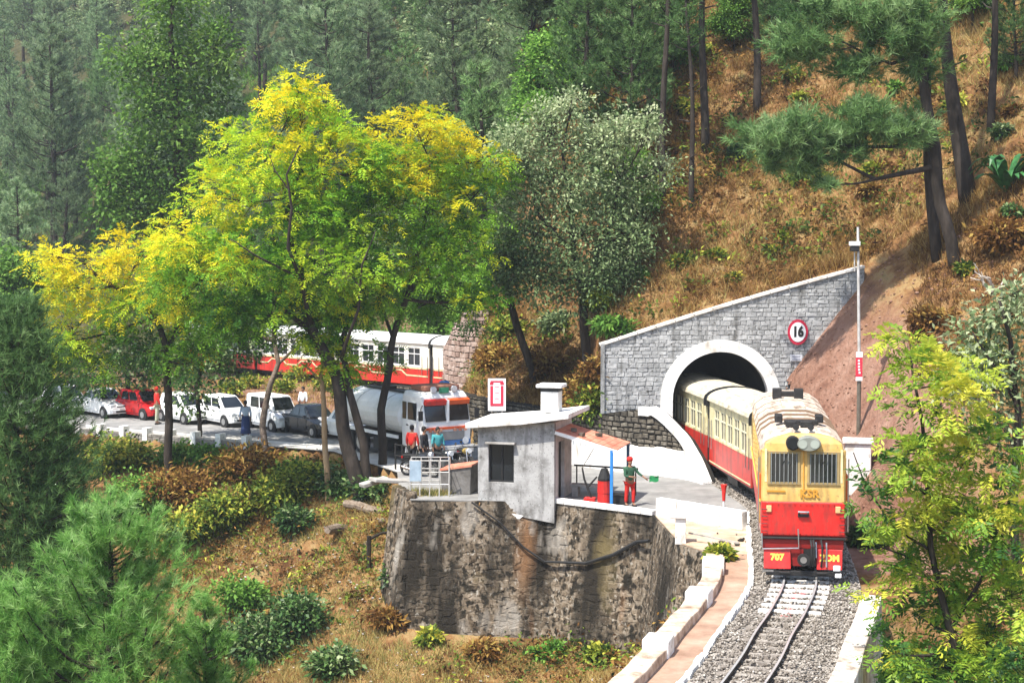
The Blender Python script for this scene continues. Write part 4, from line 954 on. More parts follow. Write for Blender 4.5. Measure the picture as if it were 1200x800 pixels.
MB().tube([(lx-.12, -.05, top-.85), (lx-.1, 0, top-1.6)], .025, 6).build('bracket', M_pole, t)
o = MB().box((0-.03, -.09, 2.62), (.24, .03, 1.0)).build('pole_banner', mat('banner_red', (.62, .04, .07), .5), t); MB().box((-.03, -.107, 3.06), (.24, .01, .2)).build('banner_end', M_paintw, o); MB().box((-.03, -.107, 2.18), (.24, .01, .14)).build('banner_end', M_paintw, o)
for k in range(5): MB().box((-.03+random.uniform(-.02,.02), -.108, 2.4+k*.11), (.07, .008, .07)).build('banner_glyph', M_paintw, o)
t = thing('sign_board', 'white signboard with a red frame standing behind the shed roof', 'sign', (-.58, 62.0, 0))
for x in (-.2, .2): MB().tube([(x, .05, 0), (x, .05, 3.1)], .03, 6).build('leg', M_steel, t)
MB().box((0, 0, 3.55), (.68, .04, 1.24)).build('board', M_paintw, t)
rm = mat('sign_red', (.45, .02, .05), .4)
for x in (-.2, .2): MB().box((x, -.025, 3.5), (.11, .012, .78)).build('red_stripe', rm, t); 
MB().box((0, -.025, 3.16), (.29, .012, .1)).build('red_stripe', rm, t)
for x in (-.2, .2): MB().box((x, -.025, 3.97), (.14, .012, .09)).build('red_stripe', rm, t)
MB().box((0, -.025, 4.05), (.5, .012, .07)).build('red_stripe', rm, t)
for z in (3.85, 3.62, 3.4): MB().box((0, -.025, z), (.16, .01, .07)).build('faded_mark', mat('faded_pink', (.6, .3, .33), .6), t)
# ------------------------------------------------------------------ clutter at the left end of the platform
t = thing('tree_guard', 'pale steel cage guard around dry grass on the wall corner', 'cage', (-3.05, 60.1, 0))
for (x, y) in [(-.72,-.5),(-.36,-.5),(0,-.5),(.36,-.5),(.72,-.5),(-.72,0),(.72,0),(-.72,.5),(-.36,.5),(0,.5),(.36,.5),(.72,.5)]: MB().tube([(x, y, 0), (x, y, 1.35)], .022, 5).build('bar', M_pole, t)
for z in (.45, .9, 1.33): MB().tube([(-.72,-.5,z),(.72,-.5,z),(.72,.5,z),(-.72,.5,z),(-.72,-.5,z)], .02, 5).build('hoop', M_pole, t)
MB().box((-.52, -.53, .95), (.42, .02, .75)).build('blue_panel', mat('pale_blue_sheet', [(.24,.32,.4),(.4,.5,.58)], .5, 3), t)
t = thing('concrete_tank', 'low concrete tank with a reddish edge left of the shed', 'tank', (-1.95, 60.7, 0), -.25)
MB().prism([(-.55,0),(.55,0),(.6,1.05),(-.6,.85)], 'y', -.6, .7).build('tank_body', mat('dark_concrete', [(.06,.055,.05),(.14,.13,.12),(.2,.19,.18)], .9, 2, .4, 12), t, bevel=.03); MB().prism([(-.62,.86),(.63,1.06),(.63,1.13),(-.62,.93)], 'y', -.65, .75).build('tank_lid', M_pink, t)
t = thing('slab_stack', 'pale broken concrete slab lying below the roadside posts', 'slab', (-4.75, 63.2, -.05), .5)
MB().box((0, 0, .1), (1.6, .7, .14), Matrix.Rotation(.12, 3, 'Y')).build('slab', M_conc, t, bevel=.03); MB().box((-.5, .5, .02), (1.1, .5, .16), Matrix.Rotation(-.2, 3, 'Y')).build('slab', M_conc, t, bevel=.03)
t = thing('roadside_rail', 'short dark pipe rail at the road edge below the parked motorcycles', 'railing', (-4.5, 66.2, 0), -.9)
for x in (-.5, 0, .5): MB().tube([(x, 0, -.3), (x, 0, 1.1)], .04, 6).build('post', M_dark, t)
for z in (.6, 1.05): MB().tube([(-.55, 0, z), (.55, 0, z)], .03, 6).build('rail', M_dark, t)
t = thing('bracket_post', 'dark old post with a side arm at the foot of the retaining wall', 'post', hit(432, 668, 50, 64))
MB().tube([(0,0,-.3),(.02,0,1.35)], .09, 7).build('shaft', M_bark, t); MB().tube([(0,0,1.2),(.45,.1,1.42),(.95,.2,1.5)], [.07,.06,.05], 6).build('arm', M_bark, t)
# parapet along the left road edge
t = thing('roadside_parapet', 'long low stone parapet with white blocks along the outer road edge', 'parapet', (0, 0, 0))
RE = [(-34, 89.6),(-20.6,80.05),(-14.3,76.2),(-11.5,74.6)]
RPf, RLn, rls = polyline_P(RE); nseg = 30
M_pstone = stone_mat('parapet_stone', [(.1,.09,.08),(.2,.18,.16),(.3,.28,.25)], .9, .5, 6)
wall_core(t, 'parapet_core', RPf, RLn, lambda s: -1.0, lambda s: .1, M_conc, .4, 40)
stones(t, RPf, RLn, lambda s: -.9, lambda s: .09, (.2,.28), (.35,.6), .05, M_pstone, joint=.04, maxn=160)
mb0 = MB().box((0, 0, 0), (.42, .3, .62)).mesh('white_block', M_white)
s = 1.2
while s < RLn: 
    p, n = RPf(s, 0); o = link('white_block', mb0, t); o.location = (p.x-n.x*.1, p.y-n.y*.1, .06); o.rotation_euler = (0, 0, math.atan2(n.y, n.x)); s += 1.55

# ------------------------------------------------------------------ vehicles (local +x forward)
M_tyre = M_black; M_hub = mat('wheel_rim', [(.3,.3,.3),(.5,.5,.5)], .35, 6, metal=.7)
M_lamp = mat('headlamp_glass', (.6, .62, .64), .08, spec=.8); M_tail = mat('tail_lamp', (.4, .01, .01), .2); M_chrome = mat('chrome', (.6, .6, .6), .15, metal=1)
M_trim = mat('black_trim', (.02, .02, .021), .5); M_plate = mat('number_plate', (.75, .75, .7), .5)
def wheel(parent, x, y, r, w=.18, name='wheel', hub=None):
    s = 1 if y > 0 else -1
    o = MB().tube([(x, y-w/2, r), (x, y-w/2*.8, r), (x, y+w/2*.8, r), (x, y+w/2, r)], [r*.93, r, r, r*.93], 20).build(name, M_tyre, parent)
    MB().disc((x, y+s*w*.42, r), (0, 1, 0), r*.6, w*.24, 16).build('rim', hub or M_hub, o)
    return o
def car(label, kind, paint, loc, head, group='cars queued on the road', name='parked_car'):
    L, W, H, hood, tail, cab = {'hatch': (3.45, 1.5, 1.5, .26, .02, .0), 'sedan': (4.1, 1.62, 1.45, .28, .2, 0), 'van': (3.6, 1.5, 1.72, .17, .0, 0)}[kind]
    r = thing(name, label, 'car', loc, head, group); h = W/2; belt = .9 if kind != 'van' else 1.0
    rg = []
    for x, zt, w, zb in ((L/2, .55, h*.72, .3), (L/2-.06, .68, h*.86, .24), (L/2-.35, belt-.17, h*.97, .2), (L/2-L*hood, belt-.03, h, .2), (0, belt, h, .2), (-L/2+L*max(tail, .1), belt+.02, h, .2), (-L/2+.08, belt-.0, h*.95, .24), (-L/2, belt-.2, h*.86, .32)):
        rg.append([(x, w*.93, zb), (x, w, (zb+zt)/2), (x, w*.985, zt-.05), (x, w*.86, zt), (x, -w*.86, zt), (x, -w*.985, zt-.05), (x, -w, (zb+zt)/2), (x, -w*.93, zb)])
    b = MB().loft(rg).build('body', paint, r, bevel=.02, smooth=False)
    xf, xb = L/2-L*hood, -L/2+L*tail+.06
    base = [(xf+.05, h*.86), (xb, h*.86)]; tp = [(xf-.62, h*.68), (xb+(.18 if kind != 'sedan' else .5), h*.68)]
    if kind == 'van': tp = [(xf-.42, h*.74), (xb+.08, h*.74)]
    zt = H; zb = belt-.02
    MB().loft([[(base[0][0], base[0][1], zb), (base[0][0], -base[0][1], zb), (base[1][0], -base[1][1], zb), (base[1][0], base[1][1], zb)],
               [(tp[0][0], tp[0][1], zt-.05), (tp[0][0], -tp[0][1], zt-.05), (tp[1][0], -tp[1][1], zt-.05), (tp[1][0], tp[1][1], zt-.05)],
               [(tp[0][0]-.15, tp[0][1]*.9, zt), (tp[0][0]-.15, -tp[0][1]*.9, zt), (tp[1][0]+.12, -tp[1][1]*.9, zt), (tp[1][0]+.12, tp[1][1]*.9, zt)]]).build('roof', paint, r, bevel=.03)
    def pane(name, a, b2, c, d): 
        q = MB(); a, b2, c, d = map(Vector, (a, b2, c, d)); n = (b2-a).cross(d-a).normalized()
        if n.dot((a+c)/2-Vector((0, 0, .8))) < 0: n = -n
        q.loft([[p+n*.004 for p in (a, b2, c, d)], [p+n*.016 for p in (a, b2, c, d)]]); q.build(name, M_glass, r)
    lp = lambda a, b2, t: tuple(a[i]+(b2[i]-a[i])*t for i in range(3))
    F = [(base[0][0], base[0][1], zb), (base[0][0], -base[0][1], zb), (tp[0][0], -tp[0][1], zt-.05), (tp[0][0], tp[0][1], zt-.05)]
    def inset(q, u0, u1, v0, v1): 
        e = lambda u, v: lp(lp(q[0], q[1], u), lp(q[3], q[2], u), v); return e(u0, v0), e(u1, v0), e(u1, v1), e(u0, v1)
    pane('windscreen', *inset(F, .06, .94, .1, .94))
    B = [(base[1][0], base[1][1], zb), (base[1][0], -base[1][1], zb), (tp[1][0], -tp[1][1], zt-.05), (tp[1][0], tp[1][1], zt-.05)]
    pane('rear_window', *inset(B, .1, .9, .25, .9))
    for s in (1, -1):
        S = [(base[0][0], s*base[0][1], zb), (base[1][0], s*base[1][1], zb), (tp[1][0], s*tp[1][1], zt-.05), (tp[0][0], s*tp[0][1], zt-.05)]
        pane('side_window', *inset(S, .12, .46, .16, .88)); pane('side_window', *inset(S, .5, .8, .16, .88))
        MB().box((L/2-.1, s*h*.66, .66), (.16, .3, .15)).build('headlight', M_lamp, r, bevel=.03); MB().box((-L/2+.05, s*h*.78, .74), (.1, .16, .26)).build('tail_light', M_tail, r, bevel=.02)
        MB().box((xf-.12, s*(h+.06), belt+.06), (.1, .16, .12)).build('mirror', paint, r, bevel=.02)
        for x0, x1 in ((xf-.08, .05), (.02, -.85)):
            MB().box(((x0+x1)/2, s*(h+.004), .6), (abs(x0-x1)-.03, .01, .5)).build('door', paint, r)
        for x in (L/2-.66, -L/2+.6): 
            MB().disc((x, s*(h-.08), .29), (0, 1, 0), .35, .19, 20).build('wheel_arch', M_trim, r); wheel(r, x, s*(h-.06), .28, .18)
    MB().box((L/2-.02, 0, .36), (.1, W*.78, .2)).build('bumper', paint, r, bevel=.03); MB().box((L/2-.005, 0, .36), (.1, W*.5, .1)).build('lower_grille', M_trim, r); MB().box((L/2-.06, 0, .6), (.1, W*.4, .09)).build('grille', M_trim, r)
    MB().box((L/2+.045, 0, .46), (.02, .42, .1)).build('number_plate', M_plate, r)
    return r
M_cw = mat('car_white', (.78, .78, .77), .25, spec=.5); M_cr = mat('car_red', (.42, .012, .014), .25, spec=.5); M_cb = mat('car_black', (.02, .02, .022), .2, spec=.6); M_cs = mat('car_silver', (.42, .43, .44), .25, metal=.5)
def hd(deg): return math.radians(-90+deg)
def cpos(px, py): return tuple(G(px, py, .008))
car('white saloon at the tail of the queue, under the yellow tree', 'sedan', M_cw, cpos(122, 486), hd(42))
car('small red hatchback beside the woman in red', 'hatch', M_cr, cpos(168, 489), hd(46))
car('white hatchback half hidden by the dark trunk in front of the red car', 'hatch', M_cw, cpos(217, 494), hd(43))
car('white hatchback behind the person in the dark blue skirt', 'hatch', M_cw, cpos(265, 497), hd(40))
car('tall white van between the blue clothed person and the black car', 'van', M_cw, cpos(320, 502), hd(38))
car('shiny black saloon between the white van and the tan trunk', 'sedan', M_cb, cpos(366, 508), hd(37))
car('white car partly hidden by dark leaning trunks behind the tanker', 'sedan', M_cw, cpos(412, 514), hd(36))
car('white car farthest back, mostly behind the large dark pine', 'hatch', M_cw, cpos(78, 483), hd(44))
# tanker lorry
tk = thing('tanker_lorry', 'white tanker lorry with red sun visors over its split windscreen', 'lorry', (-4.7, 70.6, .008), hd(33))
Mtw = mat('lorry_white', [(.6,.6,.58),(.74,.74,.73),(.8,.8,.79)], .4, 1.5, spec=.4)
cx = 2.6
rg = []
for z, x0, x1, w in ((.75, cx-.8, cx+1.05, 1.13), (1.75, cx-.8, cx+1.08, 1.15), (2.9, cx-.8, cx+.86, 1.1), (3.12, cx-.75, cx+.7, 1.0)):
    rg.append([(x1, w, z), (x1, -w, z), (x0, -w, z), (x0, w, z)])
MB().loft(rg).build('cab', Mtw, tk, bevel=.05)
for s in (1, -1):
    MB().bar((cx+1.09, s*.56, 1.92), (cx+.91, s*.56, 2.74), .98, .03).build('windscreen', M_glass, tk)
    MB().box((cx+1.03, s*.56, 2.72), (.22, 1.0, .22), Matrix.Rotation(.35, 3, 'Y')).build('sun_visor', M_red if s < 0 else mat('orange_visor', (.62, .09, .02), .45), tk, bevel=.02)
    MB().box((cx+.1, s*1.14, 2.3), (.7, .04, .72)).build('side_window', M_glass, tk); MB().box((cx-.55, s*1.14, 2.3), (.3, .04, .72)).build('side_window', M_glass, tk)
    o = MB().box((cx+.1, s*1.155, 1.45), (.95, .03, .95)).build('door', Mtw, tk, bevel=.01); MB().box((cx-.25, s*1.18, 1.7), (.16, .03, .05)).build('handle', M_trim, o)
    MB().disc((cx+1.1, s*.85, 1.05), (1, 0, 0), .15, .1, 16).build('headlight', M_lamp, tk); MB().tube([(cx+.9, s*1.1, 2.6), (cx+1.2, s*1.35, 2.5), (cx+1.2, s*1.35, 2.1)], .02, 5).build('mirror_arm', M_dark, tk); MB().box((cx+1.2, s*1.36, 2.2), (.05, .2, .4)).build('mirror', M_trim, tk)
    for k in range(3): MB().box((cx+1.12, s*(.35+.25*k), 1.55), (.03, .14, .14)).build('painted_mark', M_pink, tk)
MB().box((cx+1.1, 0, 1.62), (.05, 2.1, .1)).build('orange_stripe', mat('orange_visor', (.62, .09, .02), .45), tk)
MB().box((cx+1.1, 0, 1.0), (.06, 2.2, .2)).build('blue_stripe', mat('stripe_blue', (.04, .12, .3), .5), tk)
MB().box((cx+1.06, 0, 2.33), (.14, .12, .95)).build('windscreen_pillar', M_paintw, tk); MB().box((cx+1.1, 0, 1.3), (.06, 1.6, .35)).build('grille', mat('grille_grey', (.2, .2, .2), .4), tk)
MB().box((cx+1.2, 0, .72), (.22, 2.3, .3)).build('bumper', mat('bumper_grey', (.4, .4, .4), .5), tk, bevel=.03); MB().box((cx+1.32, 0, .72), (.02, .5, .12)).build('number_plate', M_plate, tk)
MB().box((cx+.05, 0, 3.26), (1.2, 1.7, .22)).build('roof_rack', mat('brown_load', (.28, .12, .08), .8), tk, bevel=.05); MB().box((cx-.6, .85, 3.05), (.5, .3, .75)).build('blue_water_drum', M_blue, tk, bevel=.08)
o = MB().box((cx+.8, 0, 3.18), (.1, .42, .22)).build('roof_crest', mat('green_crest', (.03, .22, .12), .5), tk)
for s in (1, -1): MB().disc((cx+.78, s*.5, 3.22), (1, 0, 0), .13, .1, 14).build('roof_lamp', M_lamp, tk)
rg = []
for x, r in ((-3.9, .9), (-3.75, 1.0), (1.45, 1.0), (1.6, .9)): rg.append([(x, math.cos(a)*1.16*r, 1.95+math.sin(a)*.88*r) for a in [2*math.pi*i/26 for i in range(26)]])
MB().loft(rg).build('tank', Mtw, tk)
for x in (-2.4, 0): MB().loft([[(x+d, math.cos(a)*1.17, 1.95+math.sin(a)*.89) for a in [2*math.pi*i/26 for i in range(26)]] for d in (-.05, .05)]).build('tank_band', mat('band_grey', (.45, .45, .45), .5), tk)
MB().box((-1.2, 0, 2.86), (4.2, .5, .06)).build('catwalk', M_dark, tk); MB().tube([(-1.2,0,2.8),(-1.2,0,3.02)], .26, 14).build('hatch', M_dark, tk)
MB().box((-.7, 0, .85), (6.4, .9, .26)).build('chassis', M_dark, tk)
for s in (1, -1):
    MB().box((-1.15, s*1.08, 1.07), (5.0, .08, .14)).build('side_rail', M_paintw, tk); MB().box((-.2, s*.85, .62), (1.3, .5, .5)).build('side_box', M_dark, tk, bevel=.03)
    for x in (cx+.15, -2.1, -3.2): wheel(tk, x, s*.95, .5, .3)
    MB().loft([[(cx+.15+math.cos(a)*.62, s*y, .5+math.sin(a)*.62) for a in [math.pi*i/10 for i in range(11)]]+[(cx+.15+math.cos(a)*.56, s*y, .5+math.sin(a)*.56) for a in [math.pi*(10-i)/10 for i in range(11)]] for y in (.75, 1.17)]).build('mudguard', M_paintw, tk)
# motorcycles
def bike(label, loc, head, tank):
    r = thing('motorcycle', label, 'motorcycle', loc, head, 'motorcycles parked left of the shed')
    for x in (.66, -.62):
        o = MB()
        for k in range(20): 
            a, b2 = 2*math.pi*k/20, 2*math.pi*(k+1)/20
            o.tube([(x+.28*math.cos(a), 0, .32+.28*math.sin(a)), (x+.28*math.cos(b2), 0, .32+.28*math.sin(b2))], .05, 5, cap=False)
        w = o.build('wheel', M_black, r); MB().disc((x, 0, .32), (0, 1, 0), .1, .16, 12).build('hub', M_steel, w)
        sp = MB()
        for k in range(6): a = math.pi*k/6; sp.tube([(x-.25*math.cos(a), 0, .32-.25*math.sin(a)), (x+.25*math.cos(a), 0, .32+.25*math.sin(a))], .008, 4)
        sp.build('spoke_set', M_steel, w)
    MB().box((.02, 0, .42), (.42, .3, .34)).build('engine', mat('engine_alloy', (.14, .14, .14), .4, metal=.5), r, bevel=.04)
    MB().loft([[(x, math.cos(a)*w, z+math.sin(a)*hh) for a in [2*math.pi*i/12 for i in range(12)]] for x, w, z, hh in ((.42,.05,.86,.06),(.3,.15,.86,.13),(.05,.15,.85,.12),(-.12,.08,.8,.06))]).build('fuel_tank', tank, r)
    MB().box((-.42, 0, .82), (.68, .26, .1)).build('seat', M_black, r, bevel=.04)
    for s in (1, -1): MB().tube([(.66, s*.09, .32), (.42, s*.09, .98)], .03, 6).build('fork', M_steel, r)
    o = MB().tube([(.36, .38, 1.02), (.44, .2, 1.05), (.44, -.2, 1.05), (.36, -.38, 1.02)], .018, 6).build('handlebar', M_dark, r)
    for s in (1, -1): MB().tube([(.44, s*.22, 1.05), (.42, s*.3, 1.24)], .01, 4).build('mirror_stem', M_dark, o); MB().disc((.41, s*.31, 1.27), (1, .2, 0), .06, .02, 10).build('mirror', M_glass, o)
    MB().disc((.54, 0, .92), (1, 0, 0), .1, .12, 14).build('headlight', M_lamp, r); MB().box((-.82, 0, .74), (.06, .14, .08)).build('tail_light', M_tail, r)
    MB().tube([(.1, -.14, .3), (-.3, -.17, .28), (-.75, -.18, .38)], [.03,.04,.05], 8).build('exhaust', M_chrome, r)
    MB().tube([(.4, 0, .88), (0, 0, .66), (-.3, 0, .62), (-.62, 0, .36)], .03, 6).build('frame', M_dark, r)
    for x, a0 in ((.66, .3), (-.62, .4)): MB().loft([[(x+math.cos(a)*.38, y, .32+math.sin(a)*.38) for a in [a0+i*.25 for i in range(9)]]+[(x+math.cos(a)*.36, y, .32+math.sin(a)*.36) for a in [a0+i*.25 for i in range(8, -1, -1)]] for y in (-.07, .07)]).build('mudguard', M_dark, r)
    return r
bike('black motorcycle nearest the steel cage, half in shade', tuple(G(492, 558, .008)), hd(60), M_cb)
bike('black motorcycle standing in the middle of the parked bikes', tuple(G(520, 556, .008)), hd(35), M_cb)
bike('motorcycle with a yellowish tank closest to the shed wall', tuple(G(545, 552, .008)), hd(20), mat('mustard_paint', (.35, .24, .06), .4))
# ------------------------------------------------------------------ people
def skin_mesh(name, V, E, m, sub=1, root=0):
    """V: [(x,y,z,rx,ry)]"""
    me = bpy.data.meshes.new(name+'_cage'); me.from_pydata([v[:3] for v in V], E, [])
    o = bpy.data.objects.new(name+'_cage', me); COL.objects.link(o)
    sk = o.modifiers.new('skin', 'SKIN'); sk.use_smooth_shade = True
    for i, v in enumerate(V): me.skin_vertices[0].data[i].radius = (v[3], v[4] if len(v) > 4 else v[3]); me.skin_vertices[0].data[i].use_root = (i == root)
    sb = o.modifiers.new('sub', 'SUBSURF'); sb.levels = sub; sb.render_levels = sub
    dg = bpy.context.evaluated_depsgraph_get(); out = bpy.data.meshes.new_from_object(o.evaluated_get(dg)); out.name = name
    bpy.data.objects.remove(o); bpy.data.meshes.remove(me)
    out.materials.clear(); out.materials.append(m); out.polygons.foreach_set('use_smooth', [True]*len(out.polygons)); return out
def person(label, loc, head, shirt, legs, skirt=False, la=((.02, .26, 1.12), (.08, .26, .86)), ra=((.02, -.26, 1.12), (.08, -.26, .86)), scale=1.0, turban=None, step=.06, scarf=None):
    r = thing('person', label, 'person', loc, head); r.scale = (scale,)*3
    V = [(0,0,.95,.13,.15), (0,0,1.15,.11,.15), (.0,0,1.34,.115,.17), (0,0,1.46,.055), (.015,0,1.53,.06), (.02,0,1.61,.088,.078), (.015,0,1.69,.06,.055)]
    E = [(0,1),(1,2),(2,3),(3,4),(4,5),(5,6)]
    def add(v, p): V.append(v); E.append((p, len(V)-1)); return len(V)-1
    add((.105, 0, 1.6, .014), 5)
    for s in (1, -1): add((.01, s*.085, 1.6, .014), 5)
    arms = []
    for s, (el, wr) in ((1, la), (-1, ra)):
        sh = add((0, s*.18, 1.39, .055), 2); e = add((*el, .042), sh); w = add((*wr, .03), e); d = (Vector(wr)-Vector(el)).normalized()
        hnd = Vector(wr)+d*.07; h = add((*hnd, .028, .034), w); side = d.cross(Vector((0, s, 0))).normalized() if abs(d.y) < .9 else Vector((1, 0, 0))
        for k, ln in enumerate((.075, .085, .08, .065)): 
            b = hnd+side*(.03-.02*k)+d*.03; m1 = add((*b, .0095), h); add((*(b+d*ln-Vector((0, s*.015, 0))), .008), m1)
        t = hnd+side*.045; add((*(t+d*.03), .009), h); arms.append((sh, e, w, el, wr))
    for s in (1, -1):
        hp = add((0, s*.1, .86, .085), 0); k = add((.02+s*step, s*.11, .5, .058), hp); a = add((s*step*1.2-.01, s*.11, .1, .04), k); add((s*step*1.2+.13, s*.12, .05, .034), a)
    link('body', skin_mesh('body', V, E, M_skin), r)
    sv = [(0,0,.88,.15,.175), (0,0,1.12,.13,.17), (0,0,1.34,.135,.19), (0,0,1.45,.07)]; se = [(0,1),(1,2),(2,3)]
    for s, (sh, e, w, el, wr) in zip((1, -1), arms):
        sv.append((0, s*.19, 1.39, .07)); se.append((2, len(sv)-1)); sv.append((*el, .056)); se.append((len(sv)-2, len(sv)-1))
        m = Vector(el).lerp(Vector(wr), .75); sv.append((*m, .045)); se.append((len(sv)-2, len(sv)-1))
    link('shirt', skin_mesh('shirt', sv, se, shirt), r)
    if skirt:
        rg = [[(math.cos(a)*rx, math.sin(a)*ry, z) for a in [2*math.pi*i/14 for i in range(14)]] for z, rx, ry in ((1.0,.14,.17),(.8,.18,.2),(.45,.2,.22),(.14,.22,.25))]
        MB().loft(rg).build('skirt', legs, r, smooth=True)
    else:
        tv = [(0,0,.93,.14,.165)]; te = []
        for s in (1, -1):
            tv.append((0, s*.1, .82, .1)); te.append((0, len(tv)-1)); tv.append((.02+s*step, s*.11, .5, .075)); te.append((len(tv)-2, len(tv)-1)); tv.append((s*step*1.2-.01, s*.11, .13, .06)); te.append((len(tv)-2, len(tv)-1))
        link('trousers', skin_mesh('trousers', tv, te, legs), r)
    for s in (1, -1): MB().loft([[(s*step*1.2+x, s*.115+math.cos(a)*w, .045+math.sin(a)*h) for a in [2*math.pi*i/8 for i in range(8)]] for x, w, h in ((-.07,.03,.03),(-.03,.045,.045),(.1,.045,.04),(.18,.03,.025))]).build('shoe', M_black, r)
    hm = turban or scarf or M_hair
    rg = [[(.0+math.cos(a)*rr*(1.0 if math.cos(a) < .2 else .82), math.sin(a)*rr*.92, z) for a in [2*math.pi*i/12 for i in range(12)]] for z, rr in (((1.63,.105),(1.68,.125),(1.75,.115),(1.79,.06)) if turban else ((1.56,.09),(1.63,.104),(1.7,.092),(1.745,.05)))]
    MB().loft(rg).build('turban' if turban else 'headscarf' if scarf else 'hair', hm, r, smooth=True)
    for s in (1, -1): MB().box((.098, s*.032, 1.63), (.012, .022, .01)).build('eye', M_black, r)
    MB().box((.092, 0, 1.555), (.012, .04, .01)).build('mouth', mat('lips', (.25, .08, .07), .6), r)
    return r
F_red = mat('red_cloth', [(.45,.015,.012),(.62,.03,.02)], .8, 8); F_white = mat('white_cloth', (.75, .76, .78), .8, 8); F_navy = mat('navy_cloth', (.025, .045, .14), .8, 8)
F_lblue = mat('light_blue_cloth', (.45, .55, .72), .8, 8); F_green = mat('dark_green_cloth', (.03, .09, .05), .8, 8); F_dark = mat('dark_cloth', (.02, .02, .025), .8, 8); F_teal = mat('teal_cloth', (.06, .3, .32), .8, 8); F_khaki = mat('pale_trousers', (.4, .42, .3), .8, 8)
person('person in long red clothes standing at the front of the red hatchback', G(184, 497, .008), hd(120), F_red, F_khaki, scarf=F_red, scale=1.12)
person('person in light blue shirt and navy skirt walking on the near side of the road', G(288, 511, .008), hd(200), F_lblue, F_navy, skirt=True, step=.1)
person('person in white shirt standing behind the black saloon', G(352, 494, .008)+Vector((0, 1.2, 0)), hd(-30), F_white, F_dark)
person('person in red shirt beside the tanker lorry cab', G(483, 549, .008), hd(150), F_red, F_dark, scale=1.05)
person('person in dark clothes standing by the motorcycles', G(497, 553, .008), hd(70), F_dark, F_dark, scale=1.08)
person('person in teal shirt in front of the tanker lorry bumper', G(513, 549, .008), hd(30), F_teal, F_dark)
pp = W2(SW+2.75, .1, 0)
person('person in dark green coat and red turban holding out a green flag', pp, hd(30), F_green, F_red, turban=F_red, la=((.08, .3, 1.2), (.26, .44, 1.05)), ra=((.06, -.24, 1.12), (.2, -.1, 1.1)), scale=1.0)
t = thing('signal_flag', 'small green flag on a stick held out beside the blue porch posts', 'flag', pp, hd(30))
MB().tube([(.28, .46, 1.0), (.42, .98, 1.06)], .012, 5).build('stick', M_dark, t)
rg = []; mb = MB()
for i in range(6): 
    u = i/5; rg.append([(.33+.08*u, .62+.34*u, 1.05+.01*u+z*.2+.02*math.sin(u*7)) for z in (-.9, .15)])
for a, b2 in zip(rg[:-1], rg[1:]): mb.quad(a[0], b2[0], b2[1], a[1])
o = mb.build('flag_cloth', mat('green_flag', (.03, .3, .1), .7), t); sm = o.modifiers.new('thick', 'SOLIDIFY'); sm.thickness = .008
